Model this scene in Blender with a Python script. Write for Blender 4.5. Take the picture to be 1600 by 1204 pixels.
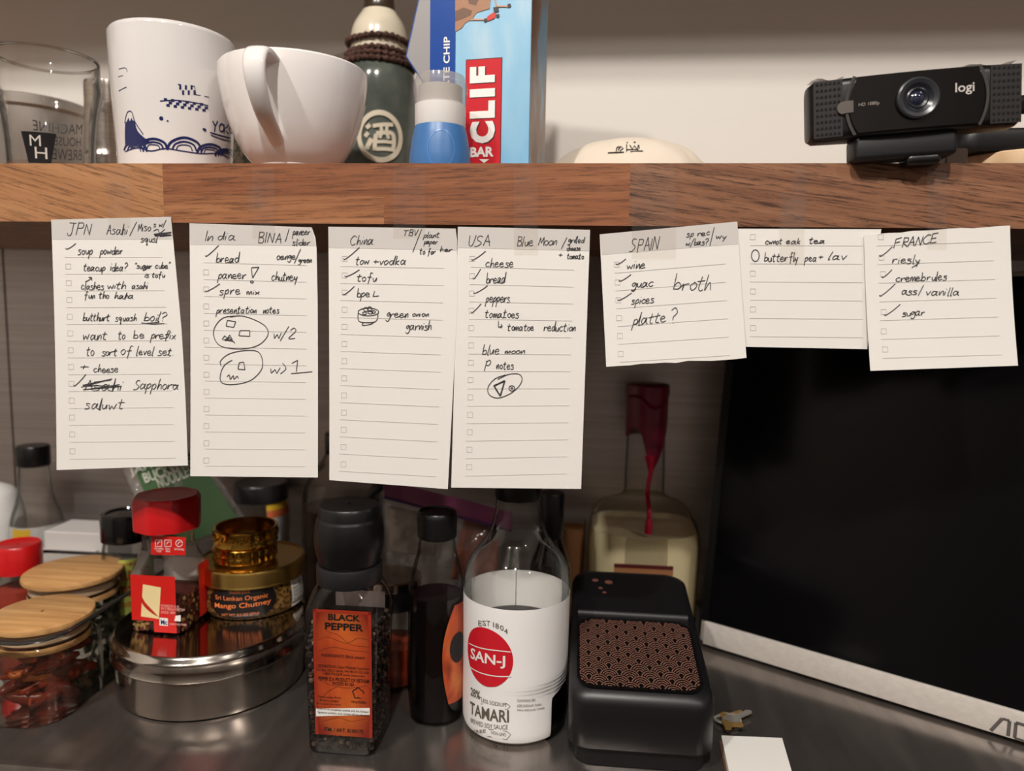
import bpy, bmesh, math, random
from math import sin, cos, pi, radians, sqrt, atan2
from mathutils import Vector, Matrix

for _o in list(bpy.data.objects):
    bpy.data.objects.remove(_o)
SC = bpy.context.scene
COL = SC.collection
rnd = random.Random(7)

# ------------------------------------------------------------------ camera
F_PX = 1150.0
PITCH, YAW, ROLL = radians(6.18), radians(5.23), radians(0.99)
CAM = Vector((0, -0.465, 0.293))
FWD = Vector((-sin(YAW) * cos(PITCH), cos(YAW) * cos(PITCH), -sin(PITCH)))
_r = Vector((cos(YAW), sin(YAW), 0)); _u = _r.cross(FWD)
RGT = _r * cos(ROLL) + _u * sin(ROLL)
UPV = -_r * sin(ROLL) + _u * cos(ROLL)
cd = bpy.data.cameras.new('camera'); cam = bpy.data.objects.new('camera', cd); COL.objects.link(cam)
cd.sensor_width = 36; cd.lens = 36 * F_PX / 1600; cd.clip_start = 0.01
cam.matrix_world = Matrix((( RGT.x, UPV.x, -FWD.x, CAM.x), (RGT.y, UPV.y, -FWD.y, CAM.y),
                           (RGT.z, UPV.z, -FWD.z, CAM.z), (0, 0, 0, 1)))
cd.dof.use_dof = True; cd.dof.focus_distance = 0.468; cd.dof.aperture_fstop = 5.0
SC.camera = cam

# ------------------------------------------------------------------ light
w = bpy.data.worlds.new('world'); SC.world = w; w.use_nodes = True
bg = w.node_tree.nodes['Background']; bg.inputs[0].default_value = (1, .86, .74, 1); bg.inputs[1].default_value = 0.03
def lamp(name, loc, power, rad, color=(1, .955, .90)):
    l = bpy.data.lights.new(name, 'POINT'); l.energy = power; l.shadow_soft_size = rad; l.color = color
    o = bpy.data.objects.new(name, l); COL.objects.link(o); o.location = loc
lamp('ceiling_lamp', (-.05, -1.10, 1.41), 62, .028)
lamp('ceiling_lamp', (-.64, -1.05, 1.45), 46, .028)
lamp('ceiling_lamp', (.95, -1.25, 1.42), 21, .03)
vs = SC.view_settings
vs.view_transform = 'Standard'; vs.look = 'None'; vs.gamma = 1; vs.exposure = 0.0
SC.cycles.transparent_max_bounces = 32
SC.cycles.sample_clamp_indirect = 4

# ------------------------------------------------------------------ points of the place
def at(x, y, Y=None, z=None, X=None):
    d = FWD + RGT * ((x - 800) / F_PX) - UPV * ((y - 602) / F_PX)
    t = (Y - CAM.y) / d.y if Y is not None else (z - CAM.z) / d.z if z is not None else (X - CAM.x) / d.x
    return CAM + d * t
def scl(P): return F_PX / ((Vector(P) - CAM).dot(FWD))      # pixels per metre at P

# ------------------------------------------------------------------ materials
def lin(c):
    return tuple(((v / 255) / 12.92 if v / 255 <= .04045 else ((v / 255 + .055) / 1.055) ** 2.4) for v in c)
MATS = {}
def mat(name, col, rough=.5, metal=0, spec=.5, coat=0, alpha=None, trans=0, bump=None, sheen=0, emit=None, sss=0):
    if name in MATS: return MATS[name]
    m = bpy.data.materials.new(name); m.use_nodes = True; MATS[name] = m
    b = m.node_tree.nodes['Principled BSDF']
    c = lin(col) if max(col) > 1 else col
    b.inputs['Base Color'].default_value = (*c, 1); b.inputs['Roughness'].default_value = rough
    b.inputs['Metallic'].default_value = metal; b.inputs['Specular IOR Level'].default_value = spec
    b.inputs['Coat Weight'].default_value = coat; b.inputs['Transmission Weight'].default_value = trans
    if alpha is not None: b.inputs['Alpha'].default_value = alpha
    if sss:
        b.inputs['Subsurface Weight'].default_value = sss; b.inputs['Subsurface Radius'].default_value = (.004, .003, .002)
    if bump:
        sc, st = bump[0], bump[1]; stretch = bump[2] if len(bump) > 2 else (1, 1, 1)
        n = m.node_tree.nodes; L = m.node_tree.links
        tc = n.new('ShaderNodeTexCoord'); mp = n.new('ShaderNodeMapping'); mp.inputs['Scale'].default_value = stretch
        nz = n.new('ShaderNodeTexNoise'); nz.inputs['Scale'].default_value = sc; nz.inputs['Detail'].default_value = 4
        bp = n.new('ShaderNodeBump'); bp.inputs['Strength'].default_value = st; bp.inputs['Distance'].default_value = .002
        L.new(tc.outputs['Object'], mp.inputs[0]); L.new(mp.outputs[0], nz.inputs[0])
        L.new(nz.outputs[0], bp.inputs['Height']); L.new(bp.outputs[0], b.inputs['Normal'])
    return m
def noisy(name, cols, scale, rough=.5, metal=0, stretch=(1, 1, 1), rot=(0, 0, 0), bump=0, detail=5, spec=.5, kind='noise', distort=0, vary_rough=0):
    """a base colour that wanders between cols = [(pos, colour), ...]"""
    if name in MATS: return MATS[name]
    m = bpy.data.materials.new(name); m.use_nodes = True; MATS[name] = m
    n = m.node_tree.nodes; L = m.node_tree.links; b = n['Principled BSDF']
    b.inputs['Roughness'].default_value = rough; b.inputs['Metallic'].default_value = metal
    b.inputs['Specular IOR Level'].default_value = spec
    tc = n.new('ShaderNodeTexCoord'); mp = n.new('ShaderNodeMapping')
    mp.inputs['Scale'].default_value = stretch; mp.inputs['Rotation'].default_value = rot
    if rot != (0, 0, 0):
        mr = n.new('ShaderNodeMapping'); mr.inputs['Rotation'].default_value = rot; mp.inputs['Rotation'].default_value = (0, 0, 0)
        L.new(tc.outputs['Object'], mr.inputs[0]); L.new(mr.outputs[0], mp.inputs[0])
    else: L.new(tc.outputs['Object'], mp.inputs[0])
    if kind == 'noise':
        t = n.new('ShaderNodeTexNoise'); t.inputs['Detail'].default_value = detail; t.inputs['Distortion'].default_value = distort
        o = t.outputs[0]
    else:
        t = n.new('ShaderNodeTexVoronoi'); o = t.outputs['Color'] if kind == 'cell' else t.outputs['Distance']
    t.inputs['Scale'].default_value = scale
    L.new(mp.outputs[0], t.inputs['Vector'])
    r = n.new('ShaderNodeValToRGB')
    while len(r.color_ramp.elements) < len(cols): r.color_ramp.elements.new(.5)
    for e, (p, c) in zip(r.color_ramp.elements, cols):
        e.position = p; e.color = (*(lin(c) if max(c) > 1 else c), 1)
    L.new(o, r.inputs[0]); L.new(r.outputs[0], b.inputs['Base Color'])
    if vary_rough:
        ma = n.new('ShaderNodeMath'); ma.operation = 'MULTIPLY_ADD'; ma.inputs[1].default_value = vary_rough; ma.inputs[2].default_value = rough - vary_rough / 2
        L.new(o, ma.inputs[0]); L.new(ma.outputs[0], b.inputs['Roughness'])
    if bump:
        bp = n.new('ShaderNodeBump'); bp.inputs['Strength'].default_value = bump; bp.inputs['Distance'].default_value = .001
        L.new(o, bp.inputs['Height']); L.new(bp.outputs[0], b.inputs['Normal'])
    return m
def glass(name, clear=(.97, .97, .96), edge=(.45, .45, .43), gloss=.06, rough=.03, blend=.35, wrinkle=0, haze=0):
    """thin clear wall: light passes straight, tinted more where the wall is seen edge-on, with a glossy reflection"""
    if name in MATS: return MATS[name]
    m = bpy.data.materials.new(name); m.use_nodes = True; MATS[name] = m
    n = m.node_tree.nodes; L = m.node_tree.links; n.remove(n['Principled BSDF'])
    out = n['Material Output']
    lw = n.new('ShaderNodeLayerWeight'); lw.inputs[0].default_value = blend
    pw = n.new('ShaderNodeMath'); pw.operation = 'POWER'; pw.inputs[1].default_value = 2.0
    L.new(lw.outputs['Facing'], pw.inputs[0])
    mx = n.new('ShaderNodeMixRGB'); mx.inputs[1].default_value = (*clear, 1); mx.inputs[2].default_value = (*edge, 1)
    L.new(pw.outputs[0], mx.inputs[0])
    tr = n.new('ShaderNodeBsdfTransparent'); L.new(mx.outputs[0], tr.inputs[0])
    gl = n.new('ShaderNodeBsdfGlossy'); gl.inputs['Roughness'].default_value = rough
    fr = n.new('ShaderNodeLayerWeight'); fr.inputs[0].default_value = .12
    ad = n.new('ShaderNodeMath'); ad.operation = 'MULTIPLY_ADD'; ad.inputs[1].default_value = .75; ad.inputs[2].default_value = gloss
    ad.use_clamp = True
    L.new(fr.outputs['Fresnel'], ad.inputs[0])
    ms = n.new('ShaderNodeMixShader'); L.new(ad.outputs[0], ms.inputs[0]); L.new(tr.outputs[0], ms.inputs[1]); L.new(gl.outputs[0], ms.inputs[2])
    last = ms
    if haze:
        df = n.new('ShaderNodeBsdfDiffuse'); df.inputs[0].default_value = (.85, .82, .8, 1)
        m2 = n.new('ShaderNodeMixShader'); m2.inputs[0].default_value = haze
        L.new(ms.outputs[0], m2.inputs[1]); L.new(df.outputs[0], m2.inputs[2]); last = m2
    if wrinkle:
        tc = n.new('ShaderNodeTexCoord'); nz = n.new('ShaderNodeTexNoise'); nz.inputs['Scale'].default_value = 45; nz.inputs['Detail'].default_value = 3
        bp = n.new('ShaderNodeBump'); bp.inputs['Strength'].default_value = wrinkle; bp.inputs['Distance'].default_value = .004
        L.new(tc.outputs['Object'], nz.inputs[0]); L.new(nz.outputs[0], bp.inputs['Height'])
        for x in ((gl, lw, fr) if wrinkle > .9 else (gl,)): L.new(bp.outputs[0], x.inputs['Normal'])
    L.new(last.outputs[0], out.inputs[0])
    return m
def milky(name, col, clear=.4, rough=.25):
    """see-through tinted plastic or liquid: part transparent, part diffuse"""
    if name in MATS: return MATS[name]
    m = bpy.data.materials.new(name); m.use_nodes = True; MATS[name] = m
    n = m.node_tree.nodes; L = m.node_tree.links; b = n['Principled BSDF']
    c = lin(col) if max(col) > 1 else col
    b.inputs['Base Color'].default_value = (*c, 1); b.inputs['Roughness'].default_value = rough
    tr = n.new('ShaderNodeBsdfTransparent'); tr.inputs[0].default_value = (*[.4 + .6 * v for v in c], 1)
    ms = n.new('ShaderNodeMixShader'); ms.inputs[0].default_value = clear
    L.new(b.outputs[0], ms.inputs[1]); L.new(tr.outputs[0], ms.inputs[2]); L.new(ms.outputs[0], n['Material Output'].inputs[0])
    return m
M_GLASS = glass('clear_glass', (.98, .98, .97), (.5, .5, .48), .03, .03, .35)
M_GLASS2 = glass('pint_glass', (.992, .992, .99), (.7, .68, .65), .015, .02, .35)
M_ACRYL = glass('clear_plastic', (.96, .96, .94), (.5, .48, .47), .045, .05)
M_BAG = glass('plastic_film', (.95, .94, .92), (.7, .68, .66), .06, .12, .3, wrinkle=.85, haze=.07)
M_TAPE = glass('clear_tape', (.985, .975, .96), (.9, .87, .84), .03, .22, .4, wrinkle=.6, haze=.02)
M_BLK = mat('black_plastic', (13, 12, 13), .35)
M_BLKG = mat('gloss_black', (8, 8, 9), .12)
M_BLKM = mat('matte_black', (18, 17, 19), .5)
M_WHITE = mat('white_ceramic', (236, 230, 226), .1, coat=.3)
M_WPLA = mat('white_plastic', (226, 222, 218), .35)
M_PAPER = mat('paper', (232, 228, 222), .85, spec=.2)
M_BAND = mat('grey_header', (205, 200, 195), .85, spec=.2)
M_RULE = mat('grey_rule', (198, 194, 190), .9, spec=.1)
M_INK = mat('pen_ink', (52, 50, 54), .6)
M_STEEL = mat('polished_steel', (196, 188, 180), .13, 1)
M_RED = mat('red_plastic', (196, 22, 26), .3)
M_GOLD = mat('gold', (214, 168, 74), .16, 1)
M_GOLDL = mat('gold_lid', (198, 164, 92), .28, 1)
M_NAVY = mat('navy_glaze', (30, 36, 84), .15)
M_LWHITE = mat('white_print', (240, 236, 230), .5)
M_LBLACK = mat('black_print', (22, 20, 20), .5)

# ------------------------------------------------------------------ mesh building
class MB:
    def __init__(s): s.v = []; s.f = []; s.m = []
    def add(s, v, f, mi=0):
        k = len(s.v); s.v += [tuple(p) for p in v]
        for q in f: s.f.append(tuple(i + k for i in q)); s.m.append(mi)
        return s
    def xf(s, M):
        s.v = [tuple(M @ Vector(p)) for p in s.v]; return s
    def obj(s, name, mats, parent=None, smooth=True, sharp=38, loc=None, fix=True, weld=True):
        me = bpy.data.meshes.new(name)
        me.from_pydata(s.v, [], s.f)
        for m in (mats if isinstance(mats, (list, tuple)) else [mats]): me.materials.append(m)
        me.polygons.foreach_set('material_index', s.m)
        if fix:
            bm = bmesh.new(); bm.from_mesh(me)
            if weld: bmesh.ops.remove_doubles(bm, verts=bm.verts, dist=1e-6)
            bmesh.ops.recalc_face_normals(bm, faces=bm.faces); bm.to_mesh(me); bm.free()
        if smooth:
            me.polygons.foreach_set('use_smooth', [True] * len(me.polygons))
            me.set_sharp_from_angle(angle=radians(sharp))
        me.update()
        o = bpy.data.objects.new(name, me); COL.objects.link(o)
        if loc: o.location = loc
        if parent:
            o.parent = parent
            o.matrix_parent_inverse = Matrix.Translation(-parent_loc(parent))
        return o
def parent_loc(p):
    v = Vector(p.location)
    return v
def thing(name, label, cat, loc=(0, 0, 0), group=None):
    o = bpy.data.objects.new(name, None); COL.objects.link(o); o.location = loc; o.empty_display_size = .01
    return tag(o, label, cat, group)
def tag(o, label, cat, group=None, kind=None):
    o['label'] = label; o['category'] = cat
    if group: o['group'] = group
    if kind: o['kind'] = kind
    return o
def struct(o, label=None):
    o['kind'] = 'structure'
    if label: o['label'] = label
    return o

def box(x0, x1, y0, y1, z0, z1, r=0, seg=2):
    bm = bmesh.new()
    bmesh.ops.create_cube(bm, size=1, matrix=Matrix.Translation(((x0 + x1) / 2, (y0 + y1) / 2, (z0 + z1) / 2)) @ Matrix.Diagonal((x1 - x0, y1 - y0, z1 - z0, 1)))
    if r: bmesh.ops.bevel(bm, geom=bm.edges[:], offset=r, segments=seg, profile=.5, affect='EDGES')
    bm.verts.index_update()
    v = [tuple(q.co) for q in bm.verts]; f = [[q.index for q in p.verts] for p in bm.faces]; bm.free()
    return v, f
def smooth_prof(p, n=5):
    """Catmull-Rom through (r, z) points"""
    out = []
    for i in range(len(p) - 1):
        a = p[max(i - 1, 0)]; b = p[i]; c = p[i + 1]; d = p[min(i + 2, len(p) - 1)]
        for k in range(n):
            t = k / n
            out.append(tuple(.5 * ((2 * b[j]) + (c[j] - a[j]) * t + (2 * a[j] - 5 * b[j] + 4 * c[j] - d[j]) * t * t + (3 * b[j] - a[j] - 3 * c[j] + d[j]) * t ** 3) for j in range(len(b))))
    out.append(p[-1]); return out
def lathe(X, Y, prof, seg=56, cap0=False, cap1=False):
    v = []; f = []
    for r, z in prof:
        for k in range(seg):
            a = 2 * pi * k / seg; v.append((X + r * sin(a), Y - r * cos(a), z))
    for i in range(len(prof) - 1):
        for k in range(seg):
            k2 = (k + 1) % seg
            f.append((i * seg + k, i * seg + k2, (i + 1) * seg + k2, (i + 1) * seg + k))
    if cap0: f.append(tuple(range(seg)))
    if cap1: f.append(tuple((len(prof) - 1) * seg + k for k in range(seg)))
    return v, f
def rrect(hx, hy, r, n=6):
    r = min(r, hx * .999, hy * .999); pts = []
    for cx, cy, a0 in ((hx - r, -hy + r, -pi / 2), (hx - r, hy - r, 0), (-hx + r, hy - r, pi / 2), (-hx + r, -hy + r, pi)):
        for k in range(n + 1):
            a = a0 + pi / 2 * k / n; pts.append((cx + r * cos(a), cy + r * sin(a)))
    return pts
def loft(secs, cap0=True, cap1=True):
    """secs: lists of 3-D points, equal counts"""
    v = []; f = []; n = len(secs[0])
    for s in secs: v += [tuple(p) for p in s]
    for i in range(len(secs) - 1):
        for k in range(n):
            k2 = (k + 1) % n; f.append((i * n + k, i * n + k2, (i + 1) * n + k2, (i + 1) * n + k))
    if cap0: f.append(tuple(range(n)))
    if cap1: f.append(tuple((len(secs) - 1) * n + k for k in range(n)))
    return v, f
def rloft(X, Y, secs, rot=0, cap0=True, cap1=True, n=6):
    """rounded-rectangle sections (hx, hy, r, z)"""
    c, s = cos(rot), sin(rot)
    return loft([[(X + c * x - s * y, Y + s * x + c * y, z) for x, y in rrect(hx, hy, r, n)] for hx, hy, r, z in secs], cap0, cap1)
def tube(pts, r, seg=10, closed=False, flat=1):
    pts = [Vector(p) for p in pts]; n = len(pts); v = []; f = []
    prev = None
    for i, p in enumerate(pts):
        a = pts[(i - 1) % n] if closed or i else p; b = pts[(i + 1) % n] if closed or i < n - 1 else p
        t = (b - a).normalized()
        if prev is None:
            prev = Vector((0, 0, 1)) if abs(t.z) < .9 else Vector((1, 0, 0))
        nx = (prev - t * prev.dot(t)).normalized(); ny = t.cross(nx); prev = nx
        rr = r[i] if isinstance(r, (list, tuple)) else r
        for k in range(seg):
            a2 = 2 * pi * k / seg; v.append(tuple(p + nx * rr * cos(a2) + ny * rr * flat * sin(a2)))
    m = n if closed else n - 1
    for i in range(m):
        for k in range(seg):
            k2 = (k + 1) % seg; j = (i + 1) % n
            f.append((i * seg + k, i * seg + k2, j * seg + k2, j * seg + k))
    if not closed: f += [tuple(range(seg)), tuple((n - 1) * seg + k for k in range(seg))]
    return v, f
def prof(xc, Y, rows, n=4, base=None, smooth=True):
    """(r, z) profile of a turned body on the axis plane Y from its outline rows (picture row, width)"""
    out = []
    for y, wd in rows:
        P = at(xc, y, Y=Y); out.append((wd / 2 / scl(P), P.z))
    out.sort(key=lambda q: q[1])
    if base is not None: out = [(out[0][0], base)] + [q for q in out if q[1] > base + .001]
    return smooth_prof(out, n) if smooth else out
def r_at(p, z):
    for (r0, z0), (r1, z1) in zip(p, p[1:]):
        if z0 <= z <= z1: return r0 + (r1 - r0) * (z - z0) / max(z1 - z0, 1e-9)
    return p[0][0] if z < p[0][1] else p[-1][0]
def cut(p, z0, z1, off=0):
    """the stretch z0..z1 of a profile, moved in or out"""
    q = [(max(r_at(p, z0) + off, 1e-5), z0)] + [(max(r + off, 1e-5), z) for r, z in p if z0 < z < z1] + [(max(r_at(p, z1) + off, 1e-5), z1)]
    return q

# ---- surfaces to print on: uv in metres
class Cyl:
    def __init__(s, X, Y, pr): s.X, s.Y, s.p = X, Y, pr
    def uv(s, x, y):
        d = FWD + RGT * ((x - 800) / F_PX) - UPV * ((y - 602) / F_PX); r = s.p[len(s.p) // 2][0]
        for _ in range(6):
            ox, oy = CAM.x - s.X, CAM.y - s.Y
            A = d.x ** 2 + d.y ** 2; B = ox * d.x + oy * d.y; Cc = ox * ox + oy * oy - r * r
            D = max(B * B - A * Cc, 0); t = (-B - sqrt(D)) / A; P = CAM + d * t; r = r_at(s.p, P.z)
        th = atan2(P.x - s.X, -(P.y - s.Y)); return th, P.z
    def pt(s, u, v, off=0):
        r = r_at(s.p, v) + off; return (s.X + r * sin(u), s.Y - r * cos(u), v)
class Pln:
    def __init__(s, O, U, V):
        s.O = Vector(O); s.U = Vector(U).normalized(); s.V = Vector(V).normalized(); s.N = s.U.cross(s.V)
    def uv(s, x, y):
        d = FWD + RGT * ((x - 800) / F_PX) - UPV * ((y - 602) / F_PX)
        t = (s.O - CAM).dot(s.N) / d.dot(s.N); P = CAM + d * t - s.O; return P.dot(s.U), P.dot(s.V)
    def pt(s, u, v, off=0): return tuple(s.O + s.U * u + s.V * v + s.N * off)
def patch(mb, S, u0, u1, v0, v1, off=.0002, nu=24, nv=12, mi=0, hole=None):
    v = [S.pt(u0 + (u1 - u0) * i / nu, v0 + (v1 - v0) * j / nv, off) for j in range(nv + 1) for i in range(nu + 1)]
    f = [(j * (nu + 1) + i, j * (nu + 1) + i + 1, (j + 1) * (nu + 1) + i + 1, (j + 1) * (nu + 1) + i) for j in range(nv) for i in range(nu)]
    mb.add(v, f, mi)
def pxbox(S, x0, y0, x1, y1):
    """uv box of a picture box on a surface: left, right at mid height, top, bottom at mid width"""
    ym, xm = (y0 + y1) / 2, (x0 + x1) / 2
    return S.uv(x0, ym)[0], S.uv(x1, ym)[0], S.uv(xm, y1)[1], S.uv(xm, y0)[1]
def disc(mb, S, cu, cv, ru, rv, off=.0003, seg=40, rings=4, mi=0, r0=0, a0=0, a1=2 * pi):
    v = []; f = []
    for j in range(rings + 1):
        k = r0 + (1 - r0) * j / rings
        for i in range(seg + 1):
            a = a0 + (a1 - a0) * i / seg; v.append(S.pt(cu + ru * k * cos(a), cv + rv * k * sin(a), off))
    for j in range(rings):
        for i in range(seg):
            f.append((j * (seg + 1) + i, j * (seg + 1) + i + 1, (j + 1) * (seg + 1) + i + 1, (j + 1) * (seg + 1) + i))
    mb.add(v, f, mi)
def cat(pts, n=4):
    return smooth_prof(pts, n) if len(pts) > 2 else list(pts)
def ribbon(mb, S, pts, wd, off=.0004, mi=0, ku=1.0, taper=False):
    """a pen or print stroke along uv points; ku = metres per u unit (radius on turned bodies)"""
    if len(pts) < 2: return
    P = [(u * ku, v) for u, v in pts]; v = []
    for i, p in enumerate(P):
        a = P[max(i - 1, 0)]; b = P[min(i + 1, len(P) - 1)]
        dx, dy = b[0] - a[0], b[1] - a[1]; l = sqrt(dx * dx + dy * dy) or 1e-9
        h = wd / 2 * (1 if not taper else (.35 + .65 * sin(pi * (i + .5) / len(P))))
        nx, ny = -dy / l * h, dx / l * h
        v += [S.pt((p[0] + nx) / ku, p[1] + ny, off), S.pt((p[0] - nx) / ku, p[1] - ny, off)]
    mb.add(v, [(2 * i, 2 * i + 1, 2 * i + 3, 2 * i + 2) for i in range(len(P) - 1)], mi)
def poly(mb, S, pts, off=.0003, mi=0):
    mb.add([S.pt(u, v, off) for u, v in pts], [tuple(range(len(pts)))], mi)
_TXT = {}
def text2d(s, bold=0, shear=0, res=3):
    k = (s, bold, shear)
    if k in _TXT: return _TXT[k]
    c = bpy.data.curves.new('t', 'FONT'); c.body = s; c.fill_mode = 'FRONT'; c.offset = bold; c.resolution_u = res; c.shear = shear
    o = bpy.data.objects.new('t', c); COL.objects.link(o)
    dg = bpy.context.evaluated_depsgraph_get(); me = bpy.data.meshes.new_from_object(o.evaluated_get(dg))
    v = [(q.co.x, q.co.y) for q in me.vertices]; f = [tuple(p.vertices) for p in me.polygons]
    bpy.data.objects.remove(o); bpy.data.curves.remove(c); bpy.data.meshes.remove(me)
    _TXT[k] = (v, f); return v, f
def text(mb, S, s, bx, off=.0004, mi=0, bold=0, shear=0, arc=None):
    """printed words filling the uv box (u0, u1, v0, v1)"""
    v, f = text2d(s, bold, shear)
    if not v: return
    xs = [p[0] for p in v]; ys = [p[1] for p in v]; x0, x1, y0, y1 = min(xs), max(xs), min(ys), max(ys)
    u0, u1, w0, w1 = bx
    q = [(u0 + (u1 - u0) * (x - x0) / (x1 - x0 or 1), w0 + (w1 - w0) * (y - y0) / (y1 - y0 or 1)) for x, y in v]
    if arc: q = [(a, b + arc(a)) for a, b in q]
    mb.add([S.pt(a, b, off) for a, b in q], f, mi)
def textq(mb, S, s, quad, off=.0004, mi=0, bold=0):
    """printed words filling a uv quad: bottom-left, bottom-right, top-right, top-left"""
    v, f = text2d(s, bold)
    xs = [p[0] for p in v]; ys = [p[1] for p in v]; x0, x1, y0, y1 = min(xs), max(xs), min(ys), max(ys)
    o = []
    for x, y in v:
        a = (x - x0) / (x1 - x0 or 1); b = (y - y0) / (y1 - y0 or 1)
        p = [(1 - a) * (1 - b) * quad[0][i] + a * (1 - b) * quad[1][i] + a * b * quad[2][i] + (1 - a) * b * quad[3][i] for i in (0, 1)]
        o.append(S.pt(p[0], p[1], off))
    mb.add(o, f, mi)
# ------------------------------------------------------------------ setting
WALL_Y = 0.27; SH_Z0, SH_Z1 = 0.343, 0.3805; FLOOR_Z = -.9; CEIL_Z = 1.5
m_wall = mat('painted_wall', (226, 220, 212), .7, bump=(220, .03))
m_room = mat('room_paint', (116, 108, 102), .8)
def plane(name, v, m):
    return struct(MB().add(v, [(0, 1, 2, 3)]).obj(name, m, smooth=False, fix=False))
plane('wall_back', [(-1.7, WALL_Y, FLOOR_Z), (1.7, WALL_Y, FLOOR_Z), (1.7, WALL_Y, CEIL_Z), (-1.7, WALL_Y, CEIL_Z)], m_wall)
plane('wall_left', [(-1.7, -2.5, FLOOR_Z), (-1.7, WALL_Y, FLOOR_Z), (-1.7, WALL_Y, CEIL_Z), (-1.7, -2.5, CEIL_Z)], mat('left_paint', (176, 168, 160), .8))
plane('wall_right', [(1.7, WALL_Y, FLOOR_Z), (1.7, -2.5, FLOOR_Z), (1.7, -2.5, CEIL_Z), (1.7, WALL_Y, CEIL_Z)], m_room)
plane('wall_front', [(1.7, -2.5, FLOOR_Z), (-1.7, -2.5, FLOOR_Z), (-1.7, -2.5, CEIL_Z), (1.7, -2.5, CEIL_Z)], m_room)
plane('floor', [(-1.7, -2.5, FLOOR_Z), (1.7, -2.5, FLOOR_Z), (1.7, WALL_Y, FLOOR_Z), (-1.7, WALL_Y, FLOOR_Z)], mat('floor_boards', (70, 54, 44), .5))
plane('ceiling', [(-1.7, WALL_Y, CEIL_Z), (1.7, WALL_Y, CEIL_Z), (1.7, -2.5, CEIL_Z), (-1.7, -2.5, CEIL_Z)], mat('ceiling_paint', (98, 92, 86), .8))
b = MB().add(*box(-1.2, 1.2, 0, WALL_Y - .001, .70, .738))
struct(b.obj('trim_1', mat('shelf_above', (90, 80, 74), .55), smooth=False), 'wooden board of the shelf above')

# steel splashback between counter and shelf, in sheets with a dark joint
m_back = noisy('brushed_steel', [(.3, (190, 182, 178)), (.7, (214, 206, 202))], 9, .36, .85, (.7, 1, 40), bump=.04, vary_rough=.1)
sp = MB()
xj = at(17, 600, Y=WALL_Y - .003).x
sp.add(*box(-1.2, xj - .0012, WALL_Y - .004, WALL_Y - .0005, .0, SH_Z0 - .0005))
sp.add(*box(xj + .0012, 1.2, WALL_Y - .004, WALL_Y - .0005, .0, SH_Z0 - .0005))
struct(sp.obj('trim_2', m_back, smooth=False), 'brushed steel splashback in two sheets')

# ---- counter
m_ctr = noisy('worn_steel', [(.3, (134, 127, 122)), (.7, (156, 148, 142))], 14, .22, .88, (6, .8, 1), bump=.012, vary_rough=.08)
cp = MB()
pr = [(-.0565, -.045), (-.060, -.040), (-.0605, -.006), (-.0585, -.0015), (-.055, 0)]
n_ = len(pr); v = []
for X in (-1.2, 1.2): v += [(X, y, z) for y, z in pr] + [(X, WALL_Y - .004, 0), (X, WALL_Y - .004, -.045)]
k = n_ + 2
f = [(i, (i + 1) % k, k + (i + 1) % k, k + i) for i in range(k)] + [tuple(range(k)), tuple(range(k, 2 * k))]
cp.add(v, f)
tag(cp.obj('steel_counter', m_ctr), 'scratched stainless steel counter under the hanging notes', 'counter')

# ---- the walnut shelf: one board glued from staves, its front edge facing us
def wood(name, cols, rot, sc=1.0, pores=.5):
    m = bpy.data.materials.new(name); m.use_nodes = True
    n = m.node_tree.nodes; L = m.node_tree.links; b = n['Principled BSDF']
    b.inputs['Roughness'].default_value = .42; b.inputs['Specular IOR Level'].default_value = .35
    tc = n.new('ShaderNodeTexCoord'); mr = n.new('ShaderNodeMapping'); mr.inputs['Rotation'].default_value = (0, rot, 0)
    L.new(tc.outputs['Object'], mr.inputs[0])
    def tex(scale, stretch, det, rough=.6):
        mp = n.new('ShaderNodeMapping'); mp.inputs['Scale'].default_value = stretch; L.new(mr.outputs[0], mp.inputs[0])
        t = n.new('ShaderNodeTexNoise'); t.inputs['Scale'].default_value = scale; t.inputs['Detail'].default_value = det; t.inputs['Roughness'].default_value = rough
        L.new(mp.outputs[0], t.inputs[0]); return t
    a = tex(32 * sc, (.11, 1, 5), 10, .72)
    r = n.new('ShaderNodeValToRGB')
    while len(r.color_ramp.elements) < len(cols): r.color_ramp.elements.new(.5)
    for e, (p, c) in zip(r.color_ramp.elements, cols): e.position = p; e.color = (*lin(c), 1)
    L.new(a.outputs[0], r.inputs[0])
    p2 = tex(420 * sc, (.06, 1, 1.25), 5, .8)
    r2 = n.new('ShaderNodeValToRGB'); r2.color_ramp.elements[0].position = .5; r2.color_ramp.elements[1].position = .60
    r2.color_ramp.elements[0].color = (0, 0, 0, 1); r2.color_ramp.elements[1].color = (pores, pores, pores, 1)
    L.new(p2.outputs[0], r2.inputs[0])
    mx = n.new('ShaderNodeMixRGB'); mx.inputs[2].default_value = (*lin((52, 33, 26)), 1)
    L.new(r2.outputs[0], mx.inputs[0]); L.new(r.outputs[0], mx.inputs[1]); L.new(mx.outputs[0], b.inputs['Base Color'])
    bp = n.new('ShaderNodeBump'); bp.inputs['Strength'].default_value = .12; bp.inputs['Distance'].default_value = .0005
    L.new(p2.outputs[0], bp.inputs['Height']); L.new(bp.outputs[0], b.inputs['Normal'])
    return m
x1 = at(255, 300, Y=0).x; x2 = at(984, 300, Y=0).x; x15 = at(600, 320, Y=0).x
zm = at(600, 306, Y=0).z
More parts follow.
